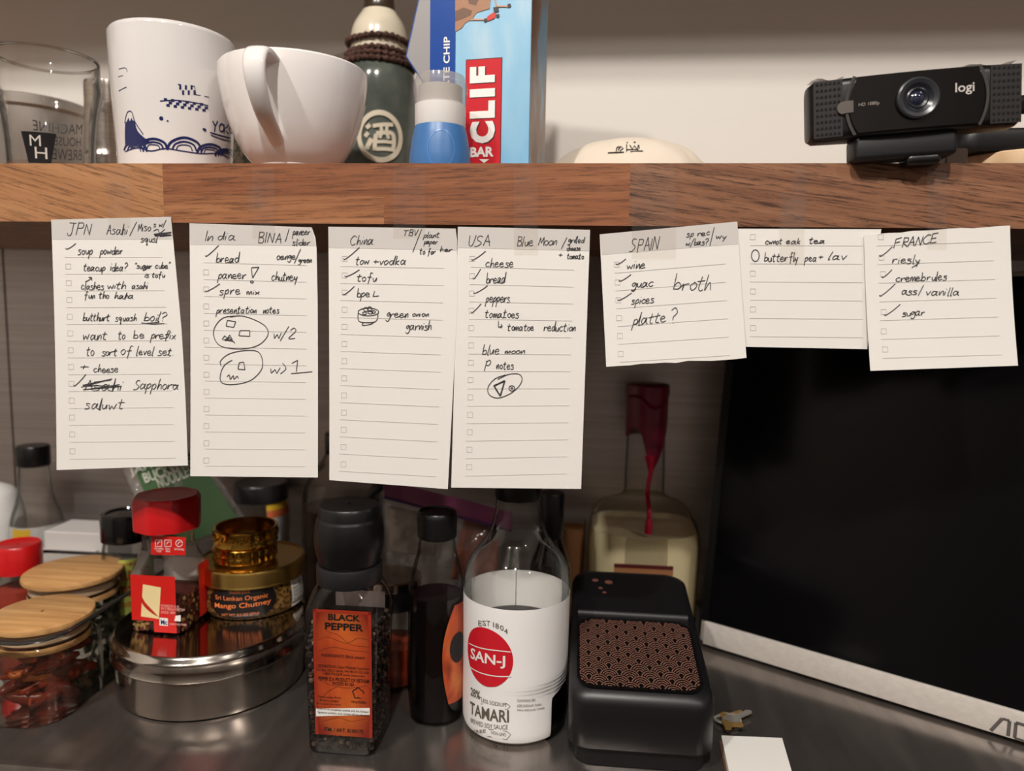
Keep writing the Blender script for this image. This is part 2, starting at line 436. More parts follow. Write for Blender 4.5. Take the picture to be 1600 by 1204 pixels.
ws = [wood('walnut_pale', [(.25, (139, 93, 61)), (.5, (172, 122, 83)), (.75, (187, 139, 98))], radians(-15), 1, .62),
      wood('walnut_red', [(.25, (104, 61, 40)), (.5, (141, 89, 59)), (.75, (167, 111, 76))], radians(2), 1, .62),
      wood('walnut_dark', [(.25, (94, 61, 46)), (.5, (135, 93, 68)), (.75, (159, 115, 87))], radians(-8), 1.1, .88),
      wood('walnut_brown', [(.25, (109, 66, 44)), (.5, (154, 102, 68)), (.75, (174, 122, 85))], radians(2), .9, .58)]
sh = MB()
Yb = WALL_Y - .0045
for xa, xb, za, zb, mi in ((-1.2, x1, SH_Z0, SH_Z1, 0), (x1, x2, zm, SH_Z1, 1), (x1, x15, SH_Z0, zm, 3), (x15, x2, SH_Z0, zm, 1), (x2, 1.2, SH_Z0, SH_Z1, 2)):
    v_, f_ = box(xa, xb, 0, Yb, za, zb); sh.add(v_, f_, mi)
shelf = sh.obj('wooden_shelf', ws, smooth=False, weld=False)
tag(shelf, 'thick walnut shelf board the notes are taped to', 'shelf')

# ------------------------------------------------------------------ notes
STROKE = {
 'a': '7,8 3,10 0,5 2,0 6,4 8,10 7,2 10,0', 'b': '1,20 0,0|0,4 4,9 8,6 6,1 0,1', 'c': '8,8 4,10 0,5 3,0 8,2', 'd': '7,8 3,9 0,4 3,0 7,4 9,20 8,0',
 'e': '0,5 7,6 5,10 1,8 0,4 3,0 9,2', 'f': '9,18 5,19 4,10 3,-6|0,9 8,10', 'g': '7,9 3,10 0,6 3,3 7,9 7,-3 3,-8 -1,-5', 'h': '2,20 0,0 3,8 6,9 7,0',
 'i': '1,9 0,0|1.5,14 2,15', 'k': '1,20 0,0|6,10 0,4 7,0', 'l': '2,20 0,0 2,0', 'm': '0,9 0,0 2,9 4,8 4,0 7,9 9,8 9,0', 'n': '0,9 0,0 4,9 6,8 6,0',
 'o': '4,10 0,6 2,0 6,2 7,7 4,10', 'p': '1,9 -1,-9|1,7 5,10 7,6 4,1 0,2', 'q': '7,9 3,10 0,5 4,2 7,9 6,-9 9,-6', 'r': '0,9 0,0 2,7 7,9', 's': '7,9 2,10 1,7 6,4 5,0 -1,0',
 't': '4,17 2,3 4,0 7,1|-1,11 8,12', 'u': '0,9 1,1 5,1 7,9 7,0', 'v': '0,9 3,0 7,10', 'w': '0,9 2,0 5,7 8,0 11,10', 'x': '0,9 8,0|8,9 0,0', 'y': '0,9 3,2 7,9|7,9 2,-8', 'z': '0,9 7,9 0,0 8,0',
 'A': '0,0 5,18 9,0|1,7 9,7', 'B': '1,18 0,0|1,17 7,17 7,11 1,9 8,7 7,0 0,0', 'C': '11,16 6,18 0,9 4,0 11,2', 'E': '9,18 1,18 0,0 9,0|0,9 7,9', 'F': '10,18 1,17 0,0|0,10 8,11',
 'I': '1,18 0,0', 'J': '2,18 12,18|8,18 6,1 2,-1 0,3', 'K': '1,18 0,0|9,18 0,9 9,0', 'L': '1,10 0,0 8,1', 'M': '0,0 2,17 5,5 9,18 10,0', 'N': '0,0 2,18 8,0 10,18', 'P': '2,18 0,-2|2,17 9,17 8,10 1,9',
 'R': '1,18 0,0|1,17 8,16 7,10 1,9 8,0', 'S': '9,17 4,18 2,12 8,6 4,0 -1,0', 'T': '5,18 4,0|-1,18 11,18', 'U': '0,18 2,1 7,1 9,18', 'V': '0,18 4,0 9,18', 'O': '5,18 0,9 5,0 10,9 5,18',
 '1': '0,13 5,18 5,0', '2': '0,14 5,18 9,13 0,0 10,1', '?': '0,16 5,20 8,14 3,8 3,4|3,0 4,-1', '/': '9,22 0,-4', '!': '3,18 1,5|0,0 1,1', '+': '4,12 4,2|0,7 9,7', '"': '1,20 0,15|4,20 3,15', '.': '0,0 1,1', "'": '1,20 0,15', ')': '0,20 5,9 0,-2',
}
def glyph(ch):
    return [[tuple(float(q) for q in p.split(',')) for p in s.split()] for s in STROKE[ch].split('|')]
SHARP = set('AEFIKLMNVT14/+wvkxz"')
class Note(Pln):
    """a sheet hanging in front of the shelf edge; its foot curls off a little"""
    def __init__(s, Y, curl, corners):
        O = at(*corners[0], Y=Y); super().__init__(O, (1, 0, 0), (0, 0, 1)); s.curl = curl; s.top = corners[0]
        s.h = O.z - at(*corners[3], Y=Y).z
    def pt(s, u, v, off=0):
        t = max(0, -v) / s.h
        return (s.O.x + u, s.O.y - off - s.curl * t * t, s.O.z + v)
def hand(mb, S, s, x0, x1, y, xh, slope=0, slant=.12, wd=.00046):
    """handwriting: the words s from x0 to x1 on baseline y with x-height xh (in the sheet's photo grid)"""
    strokes = []; sharp = []; pen = 0; last = None
    slant += rnd.uniform(-.04, .06)
    for ch in s:
        if ch == ' ': pen += 8; last = None; continue
        g = glyph(ch); wmax = max(p[0] for st in g for p in st)
        jy = rnd.uniform(-.7, .7); js = rnd.uniform(.92, 1.08)
        for st in g:
            q = [(pen + px + slant * py + rnd.uniform(-.5, .5), py * js + jy + rnd.uniform(-.5, .5)) for px, py in st]
            if st is g[0] and last and ch.islower() and ch not in SHARP and ch not in 'ocisq' and rnd.random() < .45: strokes.append(cat([last, ((last[0] + q[0][0]) / 2, min(last[1], q[0][1]) + .5), q[0]], 4))
            strokes.append(q if ch in SHARP else cat(q, 4))
            if ch in SHARP: sharp.append(strokes[-1])
        last = q[-1] if ch.islower() and ch not in 'itfocsq' + ''.join(SHARP) else None
        pen += wmax * rnd.uniform(.9, 1.08) + rnd.uniform(1.6, 3.0)
    xs = [p[0] for st in strokes for p in st]; a, b = min(xs), max(xs)
    for st in strokes:
        pts = []
        for px, py in st:
            X = x0 + (px - a) / ((b - a) or 1) * (x1 - x0); pts.append(S.uv(X, y + slope * (X - x0) - py * xh / 10))
        stroke(mb, S, pts, wd, len(pts) == len(st) and st in sharp)
def stroke(mb, S, pts, wd, corners):
    if corners:
        for a, b in zip(pts, pts[1:]): ribbon(mb, S, [a, b], wd, .00035)
    else: ribbon(mb, S, pts, wd, .00035)
def draw(mb, S, pts, sm=True, wd=.00046):
    stroke(mb, S, [S.uv(*p) for p in (cat(pts, 5) if sm else pts)], wd, not sm)
def make_note(label, Y, curl, outline, band, rules, boxes, words, draws, tape, torn=None):
    """outline: TL, TR, BR, BL (plus bends on the right edge) in the photo grid"""
    TL, TR, BR, BL = outline[:4]; bends = outline[4:]
    S = Note(Y, curl, (TL, TR, BR, BL)); mb = MB()
    right = [TR] + list(bends) + [BR]
    def rx(t):
        yy = TR[1] + (BR[1] - TR[1]) * t
        for (xa, ya), (xb, yb) in zip(right, right[1:]):
            if ya <= yy <= yb + 1e-6: return xa + (xb - xa) * (yy - ya) / max(yb - ya, 1e-6), yy
        return BR
    NU, NV = 12, 24
    grid = []
    for j in range(NV + 1):
        t = j / NV; L_ = (TL[0] + (BL[0] - TL[0]) * t, TL[1] + (BL[1] - TL[1]) * t); R_ = rx(t)
        row = []
        for i in range(NU + 1):
            a = i / NU; px, py = L_[0] + (R_[0] - L_[0]) * a, L_[1] + (R_[1] - L_[1]) * a
            if torn == 'bottom' and j == NV: py += rnd.uniform(-1.6, 1.2)
            if torn == 'top' and j == 0 and i: py += rnd.uniform(-1.2, 1.2)
            row.append(S.uv(px, py))
        grid.append(row)
    th = .00022
    fr = [S.pt(*p, 0) for r in grid for p in r]; bk = [S.pt(*p, -th) for r in grid for p in r]
    W = NU + 1; N = len(fr)
    f = [(j * W + i, j * W + i + 1, (j + 1) * W + i + 1, (j + 1) * W + i) for j in range(NV) for i in range(NU)]
    rim = [i for i in range(W)] + [j * W + NU for j in range(1, NV + 1)] + [NV * W + i for i in range(NU - 1, -1, -1)] + [j * W for j in range(NV - 1, 0, -1)]
    fs = f + [tuple(N + q for q in reversed(p)) for p in f] + [(rim[i], rim[(i + 1) % len(rim)], N + rim[(i + 1) % len(rim)], N + rim[i]) for i in range(len(rim))]
    o = MB().add(fr + bk, fs).obj('paper_note', M_PAPER, sharp=60)
    tag(o, label, 'note', 'checklist notes taped along the shelf')
    if band:
        (bx0, by0), (bx1, by1) = band; m2 = MB(); pts = []
        n = 10
        for i in range(n + 1):
            a = i / n; pts.append((S.uv(TL[0] + (TR[0] - TL[0]) * a, TL[1] + (TR[1] - TL[1]) * a), S.uv(bx0 + (bx1 - bx0) * a, by0 + (by1 - by0) * a)))
        v = [S.pt(*q, .00012) for p in pts for q in p]
        m2.add(v, [(2 * i, 2 * i + 1, 2 * i + 3, 2 * i + 2) for i in range(n)]); m2.obj('header_band', M_BAND, o, fix=False)
    m3 = MB()
    for (xa, ya, xb, yb) in rules: draw(m3, S, [(xa, ya), ((xa + xb) / 2, (ya + yb) / 2), (xb, yb)], False, .00026)
    for (x, y) in boxes:
        q = [(x - 4, y - 4), (x + 4, y - 4), (x + 4, y + 4), (x - 4, y + 4), (x - 4, y - 4)]
        for a, c in zip(q, q[1:]): draw(m3, S, [a, c], False, .00028)
    for i, (x, y, z) in enumerate(m3.v): m3.v[i] = (x, y + .00015, z)
    m3.obj('printed_rules', M_RULE, o, fix=False)
    m4 = MB()
    for wd in words: hand(m4, S, *wd)
    for d in draws:
        sm = True; k = .00048
        if d[0] in ('s', 'b'): sm = False; k = .0009 if d[0] == 'b' else k; d = d[1]
        draw(m4, S, d, sm, k)
    m4.obj('handwriting', M_INK, o, fix=False)
    if tape:
        x0, y0, x1_, y1_ = tape; m5 = MB(); n = 8; m = 5; v = []
        for j in range(n + 1):
            for i in range(m + 1):
                p = S.uv(x0 + (x1_ - x0) * i / m, y0 + (y1_ - y0) * j / n)
                q = S.pt(*p, .0006); Yq = q[1] if q[2] < S.O.z else max(q[1], -.0004)
                v.append((q[0], min(q[1], -.0004) - .0002, q[2]))
        m5.add(v, [(j * (m + 1) + i, j * (m + 1) + i + 1, (j + 1) * (m + 1) + i + 1, (j + 1) * (m + 1) + i) for j in range(n) for i in range(m)])
        m5.obj('tape_strip', M_TAPE, o, fix=False)
    return o
def ck(x0, y0, x1, y1): return [(x0, y0 - 1.5), (x0 + 2, y0), ((x0 + x1) / 2 + 1, (y0 + y1) / 2 + 1), (x1, y1)]
def ell(cx, cy, rx, ry, rot=0, a0=0, a1=2 * pi + .25, n=22, egg=0):
    return [(cx + rx * (1 + egg * sin(a)) * cos(a) * cos(rot) - ry * sin(a) * sin(rot), cy + rx * cos(a) * sin(rot) + ry * sin(a) * cos(rot)) for a in [a0 + (a1 - a0) * i / n for i in range(n + 1)]]

make_note('leftmost note, headed JPN, its handwriting nearly filling the sheet', -.0012, .004,
    [(80, 343), (267, 338.5), (298, 725), (95, 732), (276, 430), (285, 520), (292, 620)],
    ((82, 374), (270.5, 374)),
    [(101 + 1.15 * i, 402 + 26.1 * i, 254 + 2.1 * i, 401.6 + 26 * i) for i in range(13)],
    [(107 + 1.05 * i, 416 + 26.1 * i) for i in range(12)],
    [('JPN', 106, 144, 366, 10), ('Asahi', 167, 201, 366, 8), ('/', 203, 214, 364, 9), ('Miso', 216, 236, 361, 7), ('s w/', 240, 260, 354, 4.6), ('squsl', 220, 247, 378, 5.5),
     ('soup', 122, 145, 397, 7), ('powder', 156, 192, 397, 6.5), ('teacup', 131, 165, 423, 6.5), ('idea?', 173, 200, 423, 7), ('"sugar', 212, 238, 419, 4.5), ('cube"', 243, 267, 419, 4.8), ('is tofu', 227, 258, 433, 4.4),
     ('clashes', 128, 163, 452, 6.5), ('with', 169, 197, 451, 6), ('asahi', 207, 232, 451, 5.5), ('fun', 133, 149, 466, 5.5), ('tho', 155, 171, 466, 6), ('haha', 180, 209, 466, 5),
     ('butthurt', 131, 173, 501, 6.5), ('squash', 181, 214, 501, 5.5), ('boil?', 226, 262, 501, 7),
     ('want', 132, 169, 530, 7.5), ('to', 186, 197, 529, 7), ('be', 210, 227, 528, 7), ('prefix', 236, 276, 529, 7),
     ('to', 137, 149, 555, 8), ('sort', 161, 185, 555, 6.5), ('of', 191, 210, 554, 8), ('level', 215, 243, 554, 7), ('set.', 248, 272, 555, 7),
     ('+', 128, 141, 577, 6), ('cheese', 149, 187, 581, 6), ('Asahi', 135, 195, 609, 9), ('Sapphora', 211, 281, 607, 8), ('saluwt', 136, 198, 638, 8.5)],
    [ck(103, 389, 119, 380), ck(118, 602, 137, 584), ('b', [(241, 366), (268, 363), (242, 368), (268, 367), (250, 369)]), [(240, 361), (247, 358), (250, 364), (258, 358)], ('s', [(222, 504), (240, 506), (258, 505)]), ('s', [(226, 505), (250, 503)]),
     ('s', [(130, 604), (178, 591), (132, 601), (192, 603), (133, 608), (190, 600)]), ('s', [(150, 596), (176, 593)]), [(134, 440), (140, 437), (144, 433)], ('s', [(139, 433), (144, 433), (144, 438)])], (170, 262, 205, 356))

make_note('note headed India, with two sketched plates on it', -.0010, .003,
    [(296, 348.5), (487, 355), (499, 744), (301, 742), (492, 366), (494.5, 385), (496.5, 470)],
    ((297.5, 382), (494, 384)),
    [(318 + .5 * i, 410 + 26.35 * i, 479, 414.5 + 26.05 * i) for i in range(13)],
    [(322 + .3 * i, 425 + 26.6 * i) for i in range(12)],
    [('In', 321, 333, 376, 9), ('dia', 341, 368, 375, 7), ('BINA', 404, 440, 379, 9), ('/', 446, 452, 374, 8), ('paneer', 457, 485, 367, 6), ('slider', 457, 485, 383, 5),
     ('bread', 338, 375, 410, 8), ('oenge', 433, 462, 405, 6), ('/', 460, 470, 408, 9), ('green', 466, 487, 410, 5), ('paneer', 340, 385, 435, 7.5), ('chutney', 425, 465, 438, 7.5),
     ('spre', 343, 376, 460, 7.5), ('mix', 386, 406, 460, 5), ('presentation', 338, 401, 489, 6), ('notes', 412, 437, 489, 6), ('w/2', 429, 463, 529, 9), ('w)', 424, 448, 582, 8), ('1', 457, 466, 580, 10)],
    [ck(321, 400, 342, 383), ck(321, 455, 344, 443), ('s', [(393, 418), (405, 417), (395, 434), (393, 419)]), ell(394, 440, 2.5, 1.6),
     [(377, 493), (350, 496), (336, 512), (336, 528), (348, 541), (378, 544.5), (404, 539), (419, 524), (416, 510), (398, 499), (377, 493), (360, 495)],
     ('s', [(356, 500), (369, 502), (366, 511), (354, 509), (356, 500)]), ('s', [(376, 516), (391, 516), (391, 525), (374, 524), (376, 516)]),
     ('s', [(348, 530), (352, 524), (358, 530), (353, 532), (360, 523), (364, 530), (355, 531), (366, 533), (368, 536), (360, 527), (350, 531)]),
     [(347, 571), (346, 563), (360, 552), (385, 547), (404, 549), (411, 562), (409, 578), (392, 594), (366, 600), (348, 597), (346, 584), (352, 570), (364, 562)],
     ('s', [(375, 566), (382, 565), (384, 577), (373, 576), (375, 566)]), [(356, 588), (360, 585), (361, 592), (366, 586), (367, 592), (372, 587), (374, 591)], ('s', [(456, 583), (489, 580)])], (395, 262, 430, 372))

make_note('note headed China, with a sketched bowl on it', -.0012, .003,
    [(513, 354), (712, 357), (701, 762), (517, 748), (714, 375), (714.5, 480)],
    ((513.6, 387), (714.2, 391)),
    [(532, 416 + 26.5 * i, 694 - .9 * i, 418.8 + 27 * i) for i in range(13)],
    [(538.5, 404)] + [(538.5, 430 + 26.7 * i) for i in range(12)],
    [('China', 548, 583, 382, 8), ('TBV', 631, 654, 368, 5), ('/', 645, 659, 388, 13), ('plant', 661, 687, 371, 4.6), ('paper', 662, 684, 381, 4.6), ('to for', 656, 681, 397, 5), ('her', 688, 707, 393, 4),
     ('tow', 556, 577, 413, 7), ('+', 584, 592, 412, 6), ('vodka', 594, 634, 413, 7), ('tofu', 558, 589, 439, 7), ('bpe', 558, 578, 464, 6.5), ('L', 583, 592, 463, 9),
     ('green', 603, 638, 496, 7), ('onion', 645, 670, 494, 4.5), ('garnish', 634, 674, 515, 7)],
    [ck(537, 405, 562, 386), ck(539, 432, 562, 421), ck(536, 460, 554, 447), ell(576, 487, 16, 6), [(560, 489), (560, 498), (565, 503), (584, 503), (590, 498), (591, 489)],
     [(568, 504), (567, 508), (580, 506), (584, 503)], ell(572, 483, 3.5, 3), ell(578, 482, 3.5, 3), ell(570, 489, 3, 2), ell(579, 488, 4, 2), ell(584, 487, 3, 2)], (615, 262, 665, 372))

make_note('note headed USA, lowest-hanging of the long notes', -.0010, .0025,
    [(715.5, 354), (922, 359), (908, 762), (706, 760)],
    ((714.5, 387), (921, 392)),
    [(735 - .65 * i, 417 + 27.1 * i, 897 - .95 * i, 421.7 + 26.4 * i) for i in range(13)],
    [(738 - .35 * i, 404 + 27 * i) for i in range(13)],
    [('USA', 733, 766, 384, 9), ('Blue', 808, 833, 384, 8), ('Moon', 841, 870, 383, 7), ('/', 877, 886, 386, 7), ('grilled', 887, 914, 379, 5), ('cheese', 886, 907, 391, 4), ('+', 873, 879, 401, 5), ('tomato', 886, 912, 404, 4.6),
     ('cheese', 759, 802, 417, 7.5), ('bread', 760, 791, 442, 8), ('peppers', 758, 797, 472, 8), ('tomatoes', 758, 811, 496, 7), ('tomatoe', 793, 834, 516, 6), ('reduction', 850, 899, 517, 7),
     ('blue', 754, 780, 553, 8), ('moon', 789, 820, 552, 5), ('p', 757, 767, 571, 9), ('notes', 776, 803, 576, 7)],
    [ck(737, 406, 759, 392), ck(739, 435, 751, 420), ck(740, 458, 762, 446), ck(736, 488, 752, 474), ('s', [(779, 501), (779, 511), (785, 509), (783, 506)]), ('s', [(785, 509), (782, 512)]),
     [(790, 585), (774, 591), (763, 604), (765, 616), (778, 621), (796, 615), (810, 604), (816, 592), (811, 584), (796, 584), (784, 589), (778, 592)],
     ('b', [(773, 602), (789, 594), (782, 618), (772, 602), (788, 595)]), ell(800, 606, 4.5, 4), ell(800, 606, 1.5, 1.2)], (803, 262, 841, 398))

make_note('short note headed SPAIN, tilted, with a torn bottom edge', -.0016, .003,
    [(937, 366), (1152, 346), (1165, 559), (947, 572)],
    ((940.5, 398), (1153.5, 381)),
    [(960 + 1.5 * i, 426.5 + 27.7 * i, 1133 + 1.2 * i, 412 + 28.5 * i) for i in range(6)],
    [(963.5 + 1.2 * i, 413 + 27.8 * i) for i in range(6)],
    [('SPAIN', 983, 1031, 393, 11, -.06), ('sp rec', 1072, 1109, 370, 5, -.08), ('w/bas?', 1072, 1107, 384, 5, -.06), ('/', 1109, 1116, 380, 12), ('wy', 1119, 1135, 373, 5),
     ('wine', 980, 1008, 420, 7, -.05), ('guac', 986, 1021, 449, 7, -.05), ('broth', 1052, 1110, 453, 13), ('spices', 986, 1022, 475, 7, -.06), ('platte', 986, 1040, 508, 9, -.1), ('?', 1049, 1058, 504, 12)],
    [ck(962, 413, 978, 404), ck(967, 439, 986, 428.5), ck(965, 469, 987, 457)], (987, 262, 1056, 404), 'bottom')

make_note('note about butterfly pea, tucked half under its two neighbours', -.0006, .0012,
    [(1140, 357), (1377, 358), (1354, 545), (1148, 541)], None,
    [(1172 - .2 * i, 383.3 + 28.4 * i, 1347, 384 + 28.6 * i) for i in range(6)],
    [(1176, 370), (1176, 427), (1176, 455), (1176, 483), (1176, 512)],
    [('cwnot', 1196, 1222, 381, 5), ('eak', 1228, 1250, 381, 5), ('tea', 1264, 1288, 380, 5), ('butterfly', 1194, 1247, 408, 7.5), ('pea', 1256, 1275, 408, 6.5), ('+', 1279, 1286, 405, 5), ('lav', 1294, 1323, 405, 6)],
    [ell(1180, 399, 6, 9)], (1217, 300, 1256, 412))

make_note('rightmost note, headed FRANCE', -.0022, .005,
    [(1350, 366), (1578, 352), (1584, 570), (1355, 578)], None,
    [(1370 + .8 * i, 384 + 29.1 * i, 1551 + 1.4 * i, 377.5 + 29.3 * i) for i in range(7)],
    [(1376, 370), (1377, 402), (1379, 428), (1379, 487), (1378, 517), (1379, 545)],
    [('FRANCE', 1396, 1466, 388, 8, -.14), ('riesly', 1394, 1437, 411, 7), ('cremebrules', 1399, 1479, 440, 6.5, -.04), ('ass', 1408, 1432, 460, 6), ('/', 1433, 1442, 460, 7), ('vanilla', 1446, 1497, 461, 6.5), ('sugar', 1407, 1443, 494, 6, -.06)],
    [ck(1374, 400, 1394, 385), ck(1377, 433, 1393, 421), ck(1373, 462, 1398, 443), ck(1380, 492, 1405, 475), ('s', [(1424, 418), (1436, 410)])], (1448, 262, 1478, 390), 'top')

# crumpled ends of old tape still stuck on the shelf edge
def tape_bit(x0, y0, x1, y1, label):
    mb = MB(); n = 10; v = []
    A = at(x0, y1, Y=-.0003); B = at(x1, y0, Y=-.0003)
    for j in range(n + 1):
        for i in range(n + 1):
            v.append((A.x + (B.x - A.x) * i / n, -.0004 - rnd.random() * .0007, A.z + (B.z - A.z) * j / n))
    mb.add(v, [(j * (n + 1) + i, j * (n + 1) + i + 1, (j + 1) * (n + 1) + i + 1, (j + 1) * (n + 1) + i) for j in range(n) for i in range(n)])
    tag(mb.obj('tape_scrap', M_TAPE, fix=False, sharp=180), label, 'tape', 'scraps of clear tape on the shelf edge')
tape_bit(388, 290, 412, 326, 'crumpled clear tape scrap on shelf edge above the India note')
tape_bit(1236, 262, 1262, 300, 'crumpled clear tape scrap on shelf edge left of the webcam foot')
tape_bit(1222, 312, 1262, 352, 'crumpled clear tape scrap on shelf edge above the butterfly pea note')
# ------------------------------------------------------------------ on the shelf
def face_th(X, Y): return atan2(CAM.x - X, -(CAM.y - Y))   # azimuth on a turned body that faces the lens

# pint glass
Yg = .062; gx = at(75, 150, Y=Yg).x
pg = prof(76, Yg, [(92, 147), (115, 148), (135, 153), (150, 147), (180, 135), (215, 128), (252, 124)], base=SH_Z1)
t = thing('beer_glass', 'empty clear beer glass with a black printed badge, at the shelf end', 'glass', (gx, Yg, SH_Z1))
rim = pg[-1]
inner = [(max(r - .0019, .001), z) for r, z in pg if z > SH_Z1 + .009]
MB().add(*lathe(gx, Yg, pg, cap0=True)).obj('glass_wall', M_GLASS2, t)
MB().add(*lathe(gx, Yg, [(.0005, inner[0][1])] + inner)).obj('inner_wall', M_GLASS2, t)
MB().add(*tube([(gx + (rim[0] - .001) * sin(a), Yg - (rim[0] - .001) * cos(a), rim[1]) for a in [2 * pi * i / 64 for i in range(64)]], .0011, 8, True)).obj('rim', glass('rim_glass', (.95, .95, .94), (.75, .75, .73), .25, .02, .4), t)
S = Cyl(gx, Yg, pg); m = MB()
tl, tr = S.uv(33, 205), S.uv(88, 205); bl, br = S.uv(45, 254), S.uv(80, 254)
n = 10; v = []
for j in range(n + 1):
    for i in range(n + 1):
        a, b = i / n, j / n; u = (1 - b) * ((1 - a) * tl[0] + a * tr[0]) + b * ((1 - a) * bl[0] + a * br[0]); zz = (1 - b) * tl[1] + b * bl[1]
        v.append(S.pt(u, zz, .0003))
m.add(v, [(j * (n + 1) + i, j * (n + 1) + i + 1, (j + 1) * (n + 1) + i + 1, (j + 1) * (n + 1) + i) for j in range(n) for i in range(n)])
bd = m.obj('printed_badge', mat('black_enamel', (26, 24, 26), .25), t, fix=False)
m = MB(); text(m, S, 'M', pxbox(S, 47, 211, 64, 228), .0006); text(m, S, 'H', pxbox(S, 55, 230, 74, 248), .0006)
m.obj('lettering', mat('badge_silver', (190, 182, 174), .4), bd, fix=False)
# words on the far side of the glass, read backwards through it
class BackCyl(Cyl):
    def uv(s, x, y):
        d = FWD + RGT * ((x - 800) / F_PX) - UPV * ((y - 602) / F_PX); r = .03
        for _ in range(6):
            ox, oy = CAM.x - s.X, CAM.y - s.Y
            A = d.x ** 2 + d.y ** 2; B = ox * d.x + oy * d.y; Cc = ox * ox + oy * oy - r * r
            t_ = (-B + sqrt(max(B * B - A * Cc, 0))) / A; P = CAM + d * t_; r = r_at(s.p, P.z)
        return (atan2(P.x - s.X, -(P.y - s.Y)) % (2 * pi)), P.z
SB = BackCyl(gx, Yg, pg); m = MB()
for s_, b_ in (('MACHINE', (52, 193, 128, 209)), ('HOUSE', (84, 214, 126, 228)), ('BREWERY', (62, 233, 127, 250))):
    a = SB.uv(b_[2], (b_[1] + b_[3]) / 2)[0]; c = SB.uv(b_[0], (b_[1] + b_[3]) / 2)[0]
    text(m, SB, s_, (a, c, SB.uv(100, b_[3])[1], SB.uv(100, b_[1])[1]), .0003)
m.obj('lettering', mat('black_enamel', (26, 24, 26), .25), t, fix=False)

# grey tin seen through the glass
Yt = .19; c = at(48, 200, Y=Yt); zt_ = at(48, 166, Y=Yt).z
m = MB(); m.add(*lathe(c.x, Yt, [(.001, SH_Z1), (.046, SH_Z1), (.048, SH_Z1 + .004), (.048, zt_ - .010), (.051, zt_ - .008), (.051, zt_), (.049, zt_ + .001), (.001, zt_)]))
tag(m.obj('storage_tin', noisy('grey_tin', [(.3, (132, 124, 116)), (.7, (160, 150, 142))], 20, .4, .4)), 'low grey lidded tin behind the clear beer glass', 'tin')

# steel bar measure
Yj = .135; jx = at(166, 190, Y=Yj).x
pj = prof(166, Yj, [(131, 58), (136, 59), (180, 60), (215, 62), (238, 64), (246, 68), (252, 68)], base=SH_Z1)
t = thing('steel_tumbler', 'brushed steel tumbler between the beer glass and the painted mug', 'cup', (jx, Yj, SH_Z1))
zj = pj[-1][1]
MB().add(*lathe(jx, Yj, pj + [(pj[-1][0] - .001, zj + .0004), (pj[-1][0] - .002, zj), (pj[-1][0] - .003, SH_Z1 + .003), (.001, SH_Z1 + .003)], cap0=True)).obj('body', noisy('satin_steel', [(.3, (170, 160, 150)), (.7, (206, 196, 186))], 25, .22, 1, (1, 1, 30), bump=.05), t)
S = Cyl(jx, Yj, pj); m = MB()
def uvs(S, pts): return [S.uv(*p) for p in pts]
for q in ([(152, 190), (150, 178), (154, 165), (159, 162), (159, 175), (155, 186), (158, 192)], [(146, 226), (150, 215), (157, 213), (162, 220), (163, 232), (157, 243), (149, 246)]):
    ribbon(m, S, cat(uvs(S, q), 4), .0007, .0002, ku=pj[0][0])
m.obj('etched_flower', mat('etch', (120, 112, 106), .5, .5), t, fix=False)

# painted mug (blue drawing on white)
Ym = .075; mx_ = at(273, 150, Y=Ym).x
pm = prof(273, Ym, [(62, 184), (100, 182), (150, 178), (205, 171), (250, 166)], base=SH_Z1 + .003)
pm = [(pm[0][0] - .004, SH_Z1), (pm[0][0] - .001, SH_Z1 + .001)] + pm
zr = pm[-1][1]; rr = pm[-1][0]
t = thing('mug', 'tall white mug with dark blue brush drawings of waves and a mountain', 'mug', (mx_, Ym, SH_Z1))
MB().add(*lathe(mx_, Ym, pm[:-1] + [(rr, zr - .002), (rr - .0012, zr), (rr - .0028, zr), (rr - .0038, zr - .002), (rr - .004, SH_Z1 + .02), (rr - .012, SH_Z1 + .006), (.001, SH_Z1 + .006)], 72, cap0=True)).obj('cup_body', mat('mug_white', (218, 213, 210), .1, coat=.3), t)
S = Cyl(mx_, Ym, pm); KU = rr; m = MB()
def pen(q, wd=.0009, sm=True, S_=None, mb=None): ribbon(mb or m, S_ or S, cat(uvs(S_ or S, q), 4) if sm else uvs(S_ or S, q), wd, .0002, ku=KU)
# rolling waves round the foot
for cx, cy, r in ((212, 237, 18), (240, 234, 22), (288, 236, 27), (328, 241, 20), (352, 246, 16)):
    for k, wd in ((1, .0018), (.70, .0013), (.46, .0008)):
        pen([(cx - r * k, cy - 2), (cx - r * k * .75, cy - r * .42 * k - 3), (cx, cy - r * .78 * k), (cx + r * k * .75, cy - r * .42 * k - 2), (cx + r * k, cy)], wd)
pen([(196, 237), (215, 231), (236, 236), (258, 232), (285, 236), (314, 240), (340, 240), (358, 247)], .0009)
# the mountain with its snow cap
L_e = uvs(S, [(196, 191), (195.5, 203), (195.5, 214), (196, 228)]); R_e = uvs(S, [(211, 188), (214, 202), (222, 212), (238, 224)])
def strip(L1, R1, off, mb, nn=14):
    v = []
    for (a, b), (c, d) in zip(cat(L1, 5), cat(R1, 5)):
        v += [S.pt(a + (c - a) * i / nn, b + (d - b) * i / nn, off) for i in range(nn + 1)]
    r_ = len(v) // (nn + 1)
    mb.add(v, [(j * (nn + 1) + i, j * (nn + 1) + i + 1, (j + 1) * (nn + 1) + i + 1, (j + 1) * (nn + 1) + i) for j in range(r_ - 1) for i in range(nn)])
strip(L_e, R_e, .0002, m)
for x_ in (201, 206): poly(m, S, uvs(S, [(x_ - 3, 191), (x_, 184), (x_ + 3, 191)]), .0003)
pen([(195, 192), (199, 176), (206, 175), (211, 190), (224, 210)], .0007)
